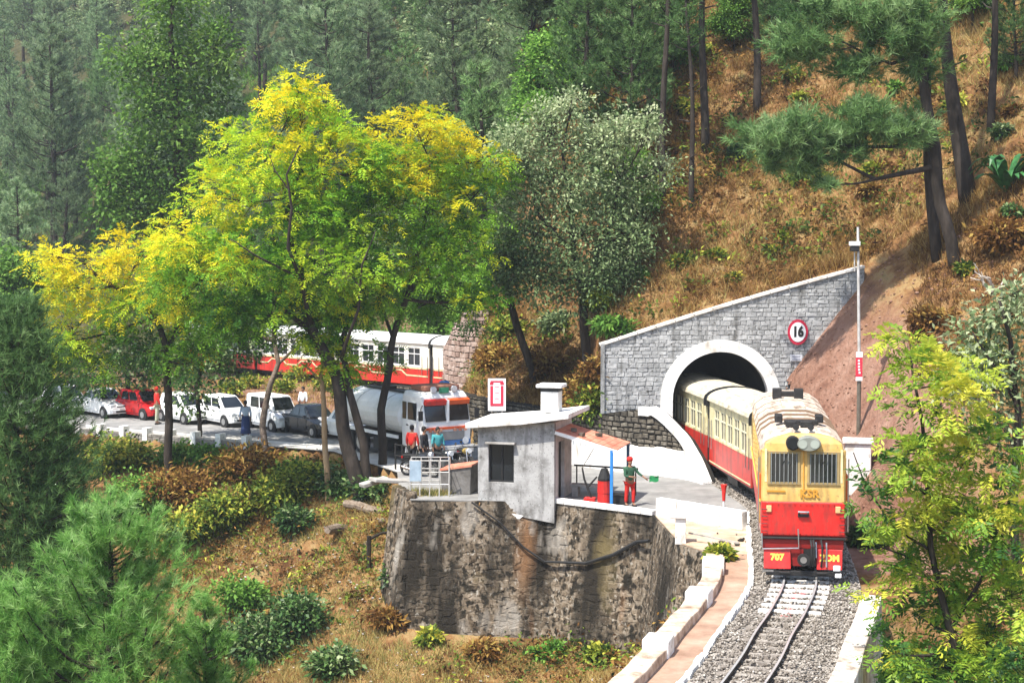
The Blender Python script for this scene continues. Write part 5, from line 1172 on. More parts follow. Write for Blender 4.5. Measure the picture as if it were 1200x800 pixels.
# ------------------------------------------------------------------ vegetation
def blob_points(c, r, n, per=26, sig=.42, hollow=.5):
    """clustered points inside an ellipsoid: sub-clumps first, then points round each"""
    m = max(3, n//per); d = rnd_dir(m); rad = RNG.random(m)**hollow
    sub = np.array(c)+d*rad[:, None]*np.array(r)
    k = RNG.integers(0, m, n); s = np.minimum(sig, np.mean(r)*.42)
    P = sub[k]+RNG.normal(size=(n, 3))*s*np.array([1, 1, .6])
    return P, k, sub, unit(P-sub[k]+.5*(P-np.array(c))/np.mean(r)+np.array([0, 0, .15]))
def bez(a, b, c, n=6): return [a*(1-t)**2+b*2*t*(1-t)+c*t*t for t in [i/n for i in range(n+1)]]
def tree(name, label, cat, trunks, blobs, leaf, kind='pinnate', bark=None, size=(.5, .2, .07), tint=(.3, .25, 0), group=None, twig=.03, lift=.5, per=26, sig=.42):
    """trunks: list of ([points], r0, r1); blobs: (centre, (rx,ry,rz), n, tint offset)"""
    base = Vector(trunks[0][0][0]); root = thing(name, label, cat, base, group=group)
    tb = MB(); allp = []
    for pts, r0, r1 in trunks:
        pts = [Vector(p)-base for p in pts]; dense = []
        for a, b2 in zip(pts[:-1], pts[1:]):
            for i in range(4): 
                q = a.lerp(b2, i/4); dense.append(q+Vector((math.sin(q.z*1.7+q.x), math.cos(q.z*2.1), 0))*r0*.28*(1 if dense else 0))
        dense.append(pts[-1]); n = len(dense)
        tb.tube(dense, [r0+(r1-r0)*i/(n-1)*1.0 for i in range(n)], 9)
        allp += [(q, r0+(r1-r0)*i/(n-1)) for i, q in enumerate(dense)]
    Vs, ts = [], []
    zs = [b2[0][2]+b2[1][2] for b2 in blobs]; zmax = max(zs)-base.z; zmin = min(b2[0][2]-b2[1][2] for b2 in blobs)-base.z
    for c, r, n, off in blobs:
        c = Vector(c)-base
        cand = [(((q-c).length+max(0, q.z-c.z)*2.0), q, rr) for q, rr in allp]; _, q, rr = min(cand, key=lambda t: t[0])
        mid = q.lerp(c, .5)+Vector((0, 0, -.12*(c-q).length)); r0 = min(rr*.8, .035+.022*(c-q).length)
        br = bez(q, mid, c); tb.tube(br, [r0+(twig-r0)*i/6 for i in range(7)], 6, cap=False)
        P, k, sub, Dr = blob_points(c, r, n, per, sig)
        for sp in sub[RNG.permutation(len(sub))[:min(len(sub), 14)]]:
            st = br[RNG.integers(3, 7)]; e = Vector(sp); tb.tube(bez(st, st.lerp(e, .5)+Vector((0, 0, .1)), e, 3), [twig*.9, twig*.7, twig*.5, twig*.25], 4, cap=False)
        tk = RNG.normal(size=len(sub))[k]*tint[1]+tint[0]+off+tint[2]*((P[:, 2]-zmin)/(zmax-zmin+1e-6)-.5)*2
        L, ll, lw = size
        if kind == 'pinnate':
            v, idx = pinnate(P, unit(Dr+RNG.normal(size=(n, 3))*.35+np.array([0, 0, -.25])), L*RNG.uniform(.6, 1.25, n), 5, ll, lw)
            Vs.append(v); ts.append(tk[idx]+RNG.normal(size=len(idx))*.05)
        elif kind == 'leaf':
            Vs.append(leaf_quads(P, unit(Dr+RNG.normal(size=(n, 3))*.6), L*RNG.uniform(.6, 1.2, n), ll)); ts.append(tk+RNG.normal(size=n)*.1)
        else:
            v, idx = needle_tufts(P, unit(Dr+np.array([0, 0, .35])), lw, L, ll); Vs.append(v); ts.append(tk[idx]+RNG.normal(size=len(idx))*.08)
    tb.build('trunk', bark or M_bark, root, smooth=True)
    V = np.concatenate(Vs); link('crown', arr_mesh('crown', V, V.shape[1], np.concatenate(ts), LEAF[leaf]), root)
    return root
def px_blobs(Y, L, ndens, depth=.9):
    out = []
    for i, q in enumerate(L):
        x, y, rx, ry = q[:4]; off = q[4] if len(q) > 4 else 0; dy = q[5] if len(q) > 5 else random.uniform(-.9, .9)
        YY_ = Y+dy; s = YY_/CAM_F; c = D(x, y, YY_); r = (rx*s, (rx+ry)*.5*s*depth, ry*s)
        out.append((tuple(c), r, int(ndens*rx*ry/2500), off))
    return out
def tr(Y, pts): return [D(x, y, Y+(p[0] if p else 0)) for x, y, *p in pts]
def base_at(px, py, Y): q = D(px, py, Y); return Vector((q.x, Y, Tz(q.x, Y)-.3))
# --- the golden trees beside the road
b = hit(424, 588, 50, 75); Y1 = b.y; print('Y1', Y1)
tree('golden_tree', 'large yellow green tree with thick dark forked trunk, tallest of the golden trees', 'tree',
     [([b+Vector((0,0,-.4))]+tr(Y1, [(408,520),(392,440),(362,370),(345,300),(340,240),(350,200)]), .34, .07), ([b+Vector((.25,0,-.4))]+tr(Y1, [(428,520),(408,460),(402,400,.4),(420,340,.6),(430,300,.8)]), .22, .06), (tr(Y1, [(375,395),(330,360),(285,330),(250,310)]), .13, .04), (tr(Y1, [(340,240),(325,205),(310,190)]), .06, .03),
      (tr(Y1, [(365,380,-.4),(352,330,-1.6),(338,290,-2.4),(342,245,-2.6),(335,205,-2.7),(352,170,-2.5)]), .1, .025), (tr(Y1, [(340,225,-2.6),(322,200,-2.6),(315,180,-2.5)]), .035, .012), (tr(Y1, [(350,325,-1.7),(300,300,-2.6),(270,280,-2.8)]), .06, .02), (tr(Y1, [(400,420,-.3),(420,360,-1.5),(425,310,-2.2),(440,270,-2.3)]), .08, .02)],
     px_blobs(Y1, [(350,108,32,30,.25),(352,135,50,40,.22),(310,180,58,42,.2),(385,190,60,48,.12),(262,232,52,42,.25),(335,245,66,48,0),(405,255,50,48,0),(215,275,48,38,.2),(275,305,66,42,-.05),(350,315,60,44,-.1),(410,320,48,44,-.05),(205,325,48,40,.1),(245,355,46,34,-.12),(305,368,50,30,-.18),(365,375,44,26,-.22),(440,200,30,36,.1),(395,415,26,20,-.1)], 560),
     'gold', size=(.5, .2, .07), tint=(.5, .28, .1), per=22, sig=.36, twig=.022)
b = hit(446, 560, 50, 76); Y2 = b.y+.5
tree('golden_tree', 'yellow green tree with slender dark trunk between the tanker lorry and the grey green tree', 'tree',
     [([Vector((b.x, Y2, Tz(b.x, Y2)-.4))]+tr(Y2, [(448,480),(458,410),(475,350),(490,300),(500,240),(505,190)]), .2, .04), (tr(Y2, [(478,345),(515,300),(535,250)]), .09, .03), (tr(Y2, [(462,400),(445,350),(455,290)]), .08, .03), (tr(Y2, [(500,245),(480,210)]), .05, .02)],
     px_blobs(Y2, [(487,145,42,28,.3),(470,185,44,44,.15),(515,180,42,44,.22),(455,240,40,46,.02),(510,245,52,48,.05),(560,225,34,36,-.05),(575,185,22,28,.15),(475,300,44,40,-.05),(530,300,48,42,-.05),(450,345,38,30,-.15),(505,352,50,26,-.15),(550,350,34,34,-.2),(448,410,16,26,-.1)], 560),
     'gold', size=(.5, .2, .07), tint=(.5, .28, .1), per=22, sig=.36, twig=.022)
Y3 = 72.0; b = base_at(197, 502, Y3)
tree('golden_tree', 'lower spreading tree with orange yellow top and straight dark trunk at the left road edge', 'tree',
     [([b+Vector((0,0,-.5))]+tr(Y3, [(197,460),(196,410),(180,370),(150,345),(115,325),(95,305)]), .2, .05), (tr(Y3, [(196,410),(215,360),(225,320)]), .12, .04), (tr(Y3, [(180,372),(130,390),(85,400)]), .1, .03)],
     px_blobs(Y3, [(75,335,36,34,.4),(65,300,26,18,.45),(120,318,44,32,.35),(165,295,40,30,.35),(85,380,38,30,.15),(150,355,50,38,.1),(205,330,40,40,.1),(110,420,46,26,-.2),(165,410,44,34,-.25),(215,385,40,40,-.1),(55,405,22,22,.2),(225,425,24,24,-.3)], 560),
     'gold', size=(.5, .2, .07), tint=(.52, .25, .1), per=20, sig=.34, twig=.022)
b = hit(155, 470, 60, 100)
tree('shade_tree', 'dark green leafy tree shading the white cars and the red hatchback', 'tree',
     [([base_at(150, 480, 87)]+tr(87, [(150,440),(140,410)]), .18, .06)], px_blobs(87, [(100,440,42,24),(150,425,50,30),(200,430,46,34),(60,425,30,30),(235,400,40,40)], 1500), 'dark', 'leaf', size=(.3, .16, 0), tint=(.3, .25, 0))
b = hit(234, 512, 60, 85); Y4 = b.y-.6
tree('variegated_tree', 'small glossy tree with white flecked leaves in front of the white hatchbacks', 'tree',
     [([base_at(234, 512, Y4)]+tr(Y4, [(232,460),(236,420),(250,385)]), .12, .04)], px_blobs(Y4, [(240,400,40,36),(275,400,40,30),(228,455,20,34),(300,390,30,30),(262,430,18,22)], 2000), 'dark', 'leaf', size=(.26, .15, 0), tint=(.45, .34, 0), per=18)
b = hit(312, 545, 60, 85); Y5 = b.y
tree('road_edge_tree', 'thin bent pale trunked tree rising in front of the white van', 'tree',
     [([b+Vector((0,0,-.4))]+tr(Y5, [(308,500),(316,450),(326,425),(322,395),(320,350),(312,300)]), .17, .05), (tr(Y5, [(324,428),(350,405),(385,400)]), .08, .03), (tr(Y5, [(322,400),(285,385),(262,375)]), .1, .04)],
     px_blobs(Y5, [(325,340,44,30,0),(290,365,36,22,-.1),(385,395,24,18,-.05)], 900), 'gold', size=(.42, .2, .08), tint=(.32, .2, .1), bark=mat('pale_grey_bark', [(.06,.045,.035),(.16,.12,.095),(.26,.21,.17)], .9, 4, .7, 16))
b = hit(384, 588, 50, 80); Y6 = b.y
tree('road_edge_tree', 'slim tree with bare tan trunk in front of the black saloon', 'tree',
     [([b+Vector((0,0,-.4))]+tr(Y6, [(383,540),(379,480),(376,440),(385,400),(395,350)]), .15, .05), (tr(Y6, [(377,448),(362,432),(352,425)]), .06, .03)],
     px_blobs(Y6, [(392,425,22,16,.1),(385,395,26,22,0),(405,350,30,30,0)], 900), 'gold', size=(.42, .2, .08), tint=(.4, .25, .1), bark=M_barkt)
# --- grey green tree above the rubble wall
b = hit(690, 462, 60, 85); Y7 = b.y
b2_ = hit(628, 452, 60, 90)
tree('grey_green_tree', 'large grey green tree growing above the rubble wall left of the tunnel', 'tree',
     [([b+Vector((0,0,-.4))]+tr(Y7, [(688,400),(680,340),(672,280),(665,220),(660,170)]), .25, .05), (tr(Y7, [(682,345),(710,280),(728,210)]), .13, .04), (tr(Y7, [(676,300),(630,250),(615,190)]), .12, .04)],
     px_blobs(Y7, [(600,175,34,34,.15),(640,150,26,34,.15),(668,128,20,26,.2),(735,150,24,26,.18),(710,165,30,30,.18),(762,148,16,22,.2),(690,165,26,34,.15),(610,205,42,46,.08),(665,205,50,46,.05),(725,215,46,46,.08),(620,270,44,46,-.05),(680,275,54,48,-.02),(738,280,34,46,0),(630,325,44,32,-.15),(685,335,48,36,-.12),(730,330,30,34,-.1),(775,200,16,26,.15),(590,300,24,40,-.1)], 3300), 'grey', 'leaf', size=(.2, .1, 0), tint=(.5, .22, .15), per=30, sig=.35)
tree('leaning_tree', 'leaning dark trunked tree with sparse crown behind the white chimney', 'tree',
     [([b2_+Vector((0,0,-.4))]+tr(b2_.y, [(618,415),(602,360),(592,330),(580,290)]), .16, .06), ([b2_+Vector((-.1,.5,.3))]+tr(b2_.y+.5, [(600,360),(596,340)]), .2, .12)],
     px_blobs(b2_.y, [(585,330,34,26,-.1),(570,300,34,34,0),(600,290,36,34,0)], 1500), 'green', 'leaf', size=(.26, .15, 0), tint=(.55, .25, .1))
# --- right foreground tree
Y8 = 36.0
tree('bright_sapling_tree', 'bright yellow green feathery tree in the right foreground beside the track', 'tree',
     [([base_at(1128, 830, Y8)]+tr(Y8, [(1125,800),(1108,720),(1092,640),(1085,560),(1080,490),(1068,420)]), .11, .025), (tr(Y8, [(1092,645),(1050,620),(1015,570),(1000,530)]), .035, .012), (tr(Y8, [(1112,740),(1150,680),(1180,600),(1190,520)]), .05, .02), (tr(Y8, [(1100,690),(1060,650),(1030,640)]), .03, .015)],
     px_blobs(Y8, [(1058,398,24,22,.15),(1080,440,38,34,.1),(1062,475,30,24,-.1),(1110,470,40,40,.35),(1064,530,30,32,.2),(1105,540,46,40,.35),(1160,520,36,44,.1),(1022,550,16,18,-.3),(1018,585,16,20,-.3),(1062,600,34,28,.2),(1110,610,50,40,.2),(1170,600,38,46,.1),(1052,655,30,28,.2),(1090,670,50,34,0),(1150,680,50,46,.05),(1024,690,18,14,.1),(1076,720,40,30,-.05),(1120,740,56,40,-.1),(1180,740,40,50,0),(1052,765,28,22,-.05),(1160,790,50,30,-.1),(1185,640,30,40,.2),(1140,430,24,24,.3),(1075,570,40,34,.35),(1195,700,30,50,.05),(1080,630,44,36,.2),(1130,580,44,40,.3),(1100,780,60,30,0)], 165, .8),
     'gold2', size=(.38, .19, .07), tint=(.4, .26, .05), twig=.008, per=10, sig=.17)
Y9 = 44.5
tree('grey_shrub_tree', 'pale grey green scrubby tree at the right edge behind the bright sapling tree', 'tree',
     [([base_at(1190, 560, Y9)]+tr(Y9, [(1192,480),(1185,400),(1170,350)]), .12, .04), (tr(Y9, [(1190,470),(1160,420),(1140,390)]), .06, .02)],
     px_blobs(Y9, [(1180,370,36,30),(1150,400,36,34),(1190,430,40,40),(1140,450,34,34),(1180,500,40,40),(1195,340,20,26)], 1100), 'grey', 'leaf', size=(.24, .11, 0), tint=(.65, .25, .1), twig=.014, per=16)
# --- conifers
def pine(name, label, base, top, R, crown, leaf, needles, nb=5, dz=.5, k=16, ln=.26, w=.03, tint=(.45, .2, .1), up=.35, group=None, shape=1.0, lean=None, dens=1.0, tipf=.3, trunk_r=None, bark=None, build=True):
    base = Vector(base); top = Vector(top); H = (top-base).length; root = thing(name, label, 'tree', base, group=group) if build else None
    ax_ = (top-base); tb = MB(); n = 12
    pt = lambda t: ax_*t+Vector((math.sin(t*5+H), math.cos(t*4), 0))*.06*H**.5*t*(1-t)*3
    r0 = trunk_r or H*.016
    tb.tube([pt(i/n) for i in range(n+1)], [r0*(1-i/n)**.8+.02 for i in range(n+1)], 9)
    P, Dd, tt = [], [], []
    z = crown; a0 = random.random()*6
    while z < H*.99:
        t = z/H; u = (z-crown)/(H-crown); rad = R*((1-u)**shape*.95+.06)*(.35+.65*min(1, u*5+.45))
        for j in range(nb):
            a = a0+2*math.pi*j/nb+random.uniform(-.35, .35); L = rad*random.uniform(.65 if tipf < .4 else .4, 1.12 if tipf < .4 else 1.25); d = Vector((math.cos(a), math.sin(a), 0)); s = pt(t)+Vector((0, 0, random.uniform(-dz*.4, dz*.4)))
            e = s+d*L+Vector((0, 0, L*up)); m = s+d*L*.55+Vector((0, 0, L*up*.1-.05*L)); br = bez(s, m, e, 5)
            tb.tube(br, [max(.012, .02*L*(1-i/5))+.006 for i in range(6)], 4, cap=False)
            nt = max(3, int(L*needles*dens))
            for q in range(nt):
                f = random.uniform(tipf, 1.03)**.8; g = min(f, 1)*5; i = min(int(g), 4); p = br[i].lerp(br[i+1], g-i)
                sp = L*.24*(1.1-abs(f-.65))*(1 if tipf < .4 else .5); p = p+Vector((random.gauss(0, sp), random.gauss(0, sp), random.gauss(0, sp*.55)))
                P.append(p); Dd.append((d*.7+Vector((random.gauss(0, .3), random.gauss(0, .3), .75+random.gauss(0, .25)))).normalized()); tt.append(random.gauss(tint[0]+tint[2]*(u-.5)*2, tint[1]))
        a0 += 1.1; z += dz*random.uniform(.75, 1.25)*(.6+.5*(1-u))
    for q in range(8): P.append(pt(1)+Vector((0, 0, -q*.06))); Dd.append(Vector((random.gauss(0,.2), random.gauss(0,.2), 1)).normalized()); tt.append(tint[0])
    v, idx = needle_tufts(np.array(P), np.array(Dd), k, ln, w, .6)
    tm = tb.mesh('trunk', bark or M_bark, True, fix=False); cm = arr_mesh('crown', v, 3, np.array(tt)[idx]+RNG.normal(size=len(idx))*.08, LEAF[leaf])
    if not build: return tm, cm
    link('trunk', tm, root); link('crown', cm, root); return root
q = D(128, 586, 36); pine('young_pine', 'bright green bushy pine in the bottom left foreground', (q.x, q.y, Tz(q.x, q.y)), q, 2.7, q.z-Tz(q.x, q.y)-6.5, 'pineb', 26, 6, .42, 26, .27, .013, tint=(.55, .22, .1), up=.95, shape=.75, tipf=.5)
q = D(10, 690, 35); pine('young_pine', 'bright green pine top at the lower left corner beside the bushy pine', (q.x, q.y, Tz(q.x, q.y)), q, 1.7, q.z-Tz(q.x, q.y)-4.5, 'pineb', 26, 6, .42, 26, .27, .013, tint=(.55, .22, .1), up=.9, shape=.7, tipf=.5)
q = D(240, 702, 39); pine('young_pine', 'small soft green pine at the bottom between the bushy pine and the shrubs', (q.x, q.y, Tz(q.x, q.y)), q, 1.1, q.z-Tz(q.x, q.y)-3.6, 'pineb', 26, 6, .36, 24, .25, .013, tint=(.45, .22, .1), up=.8, shape=.7, tipf=.45)
q = D(12, 350, 49); pine('dark_pine', 'tall dark green pine at the left edge below the road', (q.x, q.y, Tz(q.x, q.y)), q, 3.0, q.z-Tz(q.x, q.y)-13, 'pine', 15, 8, .42, 18, .3, .02, tint=(.35, .2, .1), up=.4, shape=.45)
q = D(70, 480, 52); pine('dark_pine', 'shorter dark pine close behind the tall dark pine at the left edge', (q.x, q.y, Tz(q.x, q.y)), q, 1.7, q.z-Tz(q.x, q.y)-9, 'pine', 15, 7, .42, 16, .3, .02, tint=(.3, .2, .1), up=.4, shape=.5)
# pine with spreading tufted boughs over the lamp post
b = hit(1120, 308, 60, 100); Yp = b.y
tree('leaning_pine', 'dark leaning pine with long tufted boughs reaching left above the tunnel', 'tree',
     [([b+Vector((0,0,-.5))]+tr(Yp, [(1104,240),(1090,150),(1080,60),(1070,-60),(1060,-160)]), .25, .14), (tr(Yp, [(1098,195),(1060,203),(1025,210),(985,190),(950,175)]), .12, .03), (tr(Yp, [(1085,150),(1050,172),(1000,172),(930,168),(890,165)]), .09, .02), (tr(Yp, [(1078,65),(1045,75),(1010,60),(970,40)]), .09, .02), (tr(Yp, [(1076,40),(1050,10),(1000,5)]), .07, .02)],
     px_blobs(Yp, [(1060,150,34,22,0,.2),(1020,140,38,26,.05,-.3),(990,165,34,26,0,.2),(945,160,34,24,.05,0),(900,160,32,26,0,.2),(930,150,26,16,0,-.4),(1005,78,34,18,-.1,.3),(955,58,34,18,0,0),(925,50,26,22,0,.2),(1030,40,34,22,-.1,0),(1010,15,34,16,-.1,0),(960,15,34,18,0,.3),(1085,60,26,40,-.1,0),(1070,20,36,24,-.1,-.3),(905,190,20,12,0,.1),(975,215,14,9,.1,0),(940,190,22,14,0,0)], 640), 'pine', 'needle', size=(.42, .034, 24), tint=(.6, .22, .1), twig=.02, per=9, sig=.3)
for px, py, pt2, r, lb in ((1100, 302, 1068, .22, 'dark pine trunk close to the left of the leaning pine'), (1136, 236, 1085, .36, 'thickest dark pine trunk standing above the leaning pine'),
                          (1161, 152, 1165, .17, 'straight slim pine trunk high on the slope near the right edge'), (827, 178, 826, .2, 'tall straight pine trunk with knobbly bark right of the grey green tree'),
                          (887, 130, 880, .19, 'tall pine trunk on the slope above the dark burrow'), (811, 246, 803, .12, 'thin pine trunk standing lowest on the slope right of the grey green tree'), (778, 240, 780, .16, 'dark pine trunk just behind the grey green tree')):
    b = hit(px, py, 60, 140); tp = D(pt2, -190 if r > .13 else -60, b.y+.3); H = (tp-b).length
    rt = pine('tall_pine', lb, b-Vector((0, 0, .5)), tp, 2.0 if r > .13 else 1.0, H*.82 if px > 812 else H*.7, 'pine', 9, 5, .6, 12, .4, .035, trunk_r=r, tint=(.4, .2, .1), group='tall pine trunks on the grassy slope')
    for k in range(7):
        f = random.uniform(.2, .75); a = random.uniform(0, 6.28); q = (tp-b)*f; MB().tube([q, q+Vector((math.cos(a)*.35, math.sin(a)*.35, .1)), q+Vector((math.cos(a)*.7, math.sin(a)*.7, random.uniform(.05,.4)))], [.045, .03, .01], 5).build('branch_stub', M_bark, rt)
# broad leaved palm-like plant
b = hit(1178, 225, 60, 110); t = thing('fan_plant', 'dark green plant with long arching leaves at the right edge of the slope', 'plant', b)
for k in range(22):
    a = 2.4*k; L = random.uniform(1.1, 1.9); d = Vector((math.cos(a), math.sin(a), 0)); u = Vector((-d.y, d.x, 0)); h = random.uniform(.5, 1.3); m = MB(); rg = []
    for i in range(7):
        f = i/6; c = d*L*f+Vector((0, 0, h*math.sin(f*2.4)*1.2)); wd = .2*math.sin(math.pi*min(1, f*.9+.08)); rg.append((c-u*wd, c+Vector((0, 0, -.05)), c+u*wd))
    for p, q in zip(rg[:-1], rg[1:]): m.quad(p[0], q[0], q[1], p[1]); m.quad(p[1], q[1], q[2], p[2])
    m.build('leaf', mat('palm_leaf', [(.01,.05,.015),(.03,.12,.03),(.06,.19,.05)], .4, 5, spec=.4), t)
# --- forest on the hills behind
protos = []
for kind in range(4):
    H = (13, 15, 12, 16)[kind]; protos.append(('hazy_pine', pine('x', '', (0,0,0), (.3*kind-.4, 0, H), (3.0, 2.6, 3.5, 2.8)[kind], H*(.24, .34, .15, .28)[kind], 'pineg', 19, 6, (.85, 1.0, .8, .95)[kind], 13, .3, .034, tint=(.5, .26, .14), up=(.5, .7, .35, .55)[kind], shape=(.7, .5, .8, .6)[kind], tipf=.5, build=False), H))
for kind in range(2):
    H = (11, 13)[kind]; protos.append(('forest_pine', pine('x', '', (0,0,0), (.2, .3, H), (2.8, 2.5)[kind], H*.2, 'pine', 20, 6, .8, 13, .3, .034, tint=(.5, .26, .14), up=.6, shape=.7, tipf=.5, build=False), H))
def leafy_proto(H, R, leaf, n, nb):
    tb = MB(); tb.tube([(0,0,-.5),(0.1,0,H*.4),(0,.1,H*.9)], [H*.02, H*.014, .04], 8); Vs, ts = [], []
    for k in range(nb):
        f = random.uniform(.25, 1); a = random.uniform(0, 6.28); rr = R*(1-((f-.5)/.62)**2)*random.uniform(.3, .8); c = Vector((math.cos(a)*rr, math.sin(a)*rr, H*f*.93))
        tb.tube(bez(Vector((0, 0, H*f*.7)), Vector((c.x*.5, c.y*.5, H*f*.74)), c, 4), [.09, .07, .05, .03, .02], 5, cap=False)
        P, kk, sub, Dr = blob_points(c, (R*.36, R*.36, R*.32), n//nb, 22, .45); Vs.append(leaf_quads(P, unit(Dr+RNG.normal(size=Dr.shape)*.5), RNG.uniform(.28, .5, len(P)), .2)); ts.append(.45+RNG.normal(size=len(sub))[kk]*.25+.15*(f-.5))
    V = np.concatenate(Vs); return tb.mesh('trunk', M_bark, True, fix=False), arr_mesh('crown', V, 4, np.concatenate(ts), LEAF[leaf])
protos.append(('forest_tree', leafy_proto(10, 3.4, 'green', 9000, 26), 10)); protos.append(('forest_tree', leafy_proto(8, 3.2, 'grey', 9000, 24), 8))
LBL = {'hazy_pine': 'soft grey green pine in the hazy forest on the far hillside', 'forest_pine': 'fresh green pine in the forest on the hillside behind', 'forest_tree': 'leafy broad crowned tree in the forest behind the train'}
def plant(ix, x, y, s=1.0, label=None, dz=0):
    nm, (tm, cm), H = protos[ix]; r = thing(nm, label or LBL[nm], 'tree', (x, y, Tz(x, y)-.3+dz), random.uniform(0, 6.28), None if label else 'forest trees on the hills behind')
    r.scale = (s*random.uniform(.9, 1.1), s*random.uniform(.9, 1.1), s); link('trunk', tm, r); link('crown', cm, r); return r
def by_top(ix, px, py, Y, label):    # a tree whose tip shows at this place in the survey photo
    q = D(px, py, Y); z = Tz(q.x, Y); H = protos[ix][2]; return plant(ix, q.x, Y, max(.4, (q.z-z)/H), label)
# the tall dark tree behind the golden ones
Yt = 103.0
tree('tall_leafy_tree', 'tall dark green leafy tree towering behind the golden trees at upper left', 'tree', [([base_at(215, 330, Yt)]+tr(Yt, [(213,250),(208,180),(205,100),(200,20),(200,-40)]), .4, .08)],
     px_blobs(Yt, [(200,0,44,36,.1),(215,60,56,40,.08),(165,70,40,40,.05),(240,110,40,44,.08),(180,130,50,44,0),(230,170,44,44,.05),(160,190,44,40,0),(200,225,50,36,0),(150,245,40,34,-.05),(255,60,26,40,.1),(185,265,40,30,-.1),(130,215,24,40,0)], 1900), 'green', 'leaf', size=(.36, .2, 0), tint=(.5, .22, .1), per=24, sig=.5)
by_top(0, 60, 20, 150, 'pale bluish pine with bare lower twigs, left of the tall leafy tree')
by_top(2, 22, 205, 118, 'rounded pale green pine at the left edge above the dark pine')
by_top(4, 560, 78, 100, 'soft pale pine just above the right golden tree')
by_top(5, 655, 30, 98, 'fresh green pine above the left half of the grey green tree')
by_top(4, 700, -30, 96, 'dense green pine above the right half of the grey green tree')
by_top(5, 755, -45, 95, 'darker pine against the grassy slope right of the forest')
by_top(4, 610, 90, 92, 'bright green pine rising behind the grey green tree')
by_top(0, 440, 0, 128, 'tall grey pine with dark twisted limbs between the golden trees')
by_top(1, 380, -20, 120, 'grey pine rising behind the tallest golden tree')
by_top(0, 540, -20, 118, 'broad grey pine behind the top of the right golden tree')
by_top(6, 15, 275, 100, 'bright leafy bush tree at the left edge beside the golden leaves')
by_top(6, 500, 330, 101, 'leafy tree right behind the white roofed carriage')
by_top(6, 560, 300, 97, 'leafy tree at the end of the railway cutting')
for ix, px, py, Y, lb in ((5, 795, 20, 104, 'pine high on the slope between the bare tall trunks'), (4, 860, -20, 112, 'pine at the top edge above the tall trunks'), (6, 730, 120, 84, 'leafy tree among the trunks right of the grey green tree'), (4, 940, -30, 108, 'pine at the top edge left of the leaning pine boughs'),
        (6, 1170, -10, 100, 'leafy tree at the top right corner'), (7, 1040, -20, 106, 'grey leafy tree behind the leaning pine'), (6, 1200, 175, 82, 'dark leafy tree at the right edge behind the fan plant')): by_top(ix, px, py, Y, lb)
def by_base(ix, px, py, sc, label): b = hit(px, py, 66, 200); return plant(ix, b.x, b.y, sc, label)
for k, (ix, px, py, sc, lb) in enumerate(((4, 598, 215, .75, 'pale green pine behind the upper left of the grey green tree'), (6, 645, 175, .7, 'leafy tree peeping over the middle of the grey green tree'), (5, 690, 185, .8, 'tall green pine over the right half of the grey green tree'), (4, 735, 200, .85, 'bushy green pine left of the thin bare trunks'),
        (0, 570, 240, .7, 'grey pine between the right golden tree and the grey green tree'), (0, 625, 100, .8, 'grey pine on the spur above the grey green tree'), (5, 665, 95, .75, 'dark pine on the spur near the top of the slope'), (4, 712, 110, .8, 'rounded pine near the top of the slope left of the tall trunks'), (5, 762, 135, .75, 'green pine just left of the tallest trunk'),
        (2, 560, 150, .85, 'broad grey pine filling the gap above the right golden tree'), (7, 640, 30, .8, 'grey leafy tree at the top edge above the spur'), (4, 700, 30, .8, 'pine at the top edge in the middle of the slope'), (0, 760, 40, .7, 'grey pine at the top edge beside the tall trunks'), (2, 590, 60, .8, 'pale pine at the top edge where forest meets the slope'), (6, 790, 90, .45, 'young leafy tree among the tall trunks'), (6, 860, 60, .4, 'low leafy tree behind the tall trunks'), (7, 920, 25, .5, 'low grey leafy tree at the top edge'), (5, 850, 25, .5, 'small green pine at the top edge between the tall trunks'), (4, 905, 60, .4, 'young bushy pine just right of the tall trunk above the burrow'), (5, 1000, 20, .5, 'young pine at the top edge behind the leaning pine boughs'), (6, 1140, 30, .4, 'leafy young tree near the top right between two trunks'), (4, 1190, 95, .45, 'young pine at the right edge above the fan plant'), (6, 740, 265, .4, 'small leafy tree at the right foot of the grey green tree'))): by_base(ix, px, py, sc, lb)
rs = random.Random(3); placed = []
for row in range(24):
    Y = 106+row*7.5
    x = -.335*Y-4
    while x < 2+max(0, (Y-100))*.10:
        xx, yy = x+rs.uniform(-1.8, 1.8), Y+rs.uniform(-2.6, 2.6); x += 6.0+Y*.006
        du = (xx-2.4)*TRK_N[0]+(yy-92.9)*TRK_N[1]
        if du < 5: continue
        z = Tz(xx, yy); ptop_y = 280-(z+12-CAM_H)/yy*CAM_F; pbase = 280-(z-CAM_H)/yy*CAM_F
        if pbase < -25: continue
        nm = rs.choice([0, 1, 2, 3, 0, 3, 4, 7] if xx < -8 else [4, 5, 0, 6, 7, 2])
        px = 600+xx/yy*CAM_F; zone = ('at the far left above the dark pine' if px < 115 else 'around the tall leafy tree' if px < 290 else 'above the tallest golden tree' if px < 430 else 'above the right golden tree' if px < 570 else 'above the grey green tree')
        q = plant(nm, xx, yy, rs.uniform(.75, 1.1)); q['label'] = {'hazy_pine': 'soft grey green hillside pine ', 'forest_pine': 'fresher green hillside pine ', 'forest_tree': 'leafy broad crowned hillside tree '}[protos[nm][0]]+zone
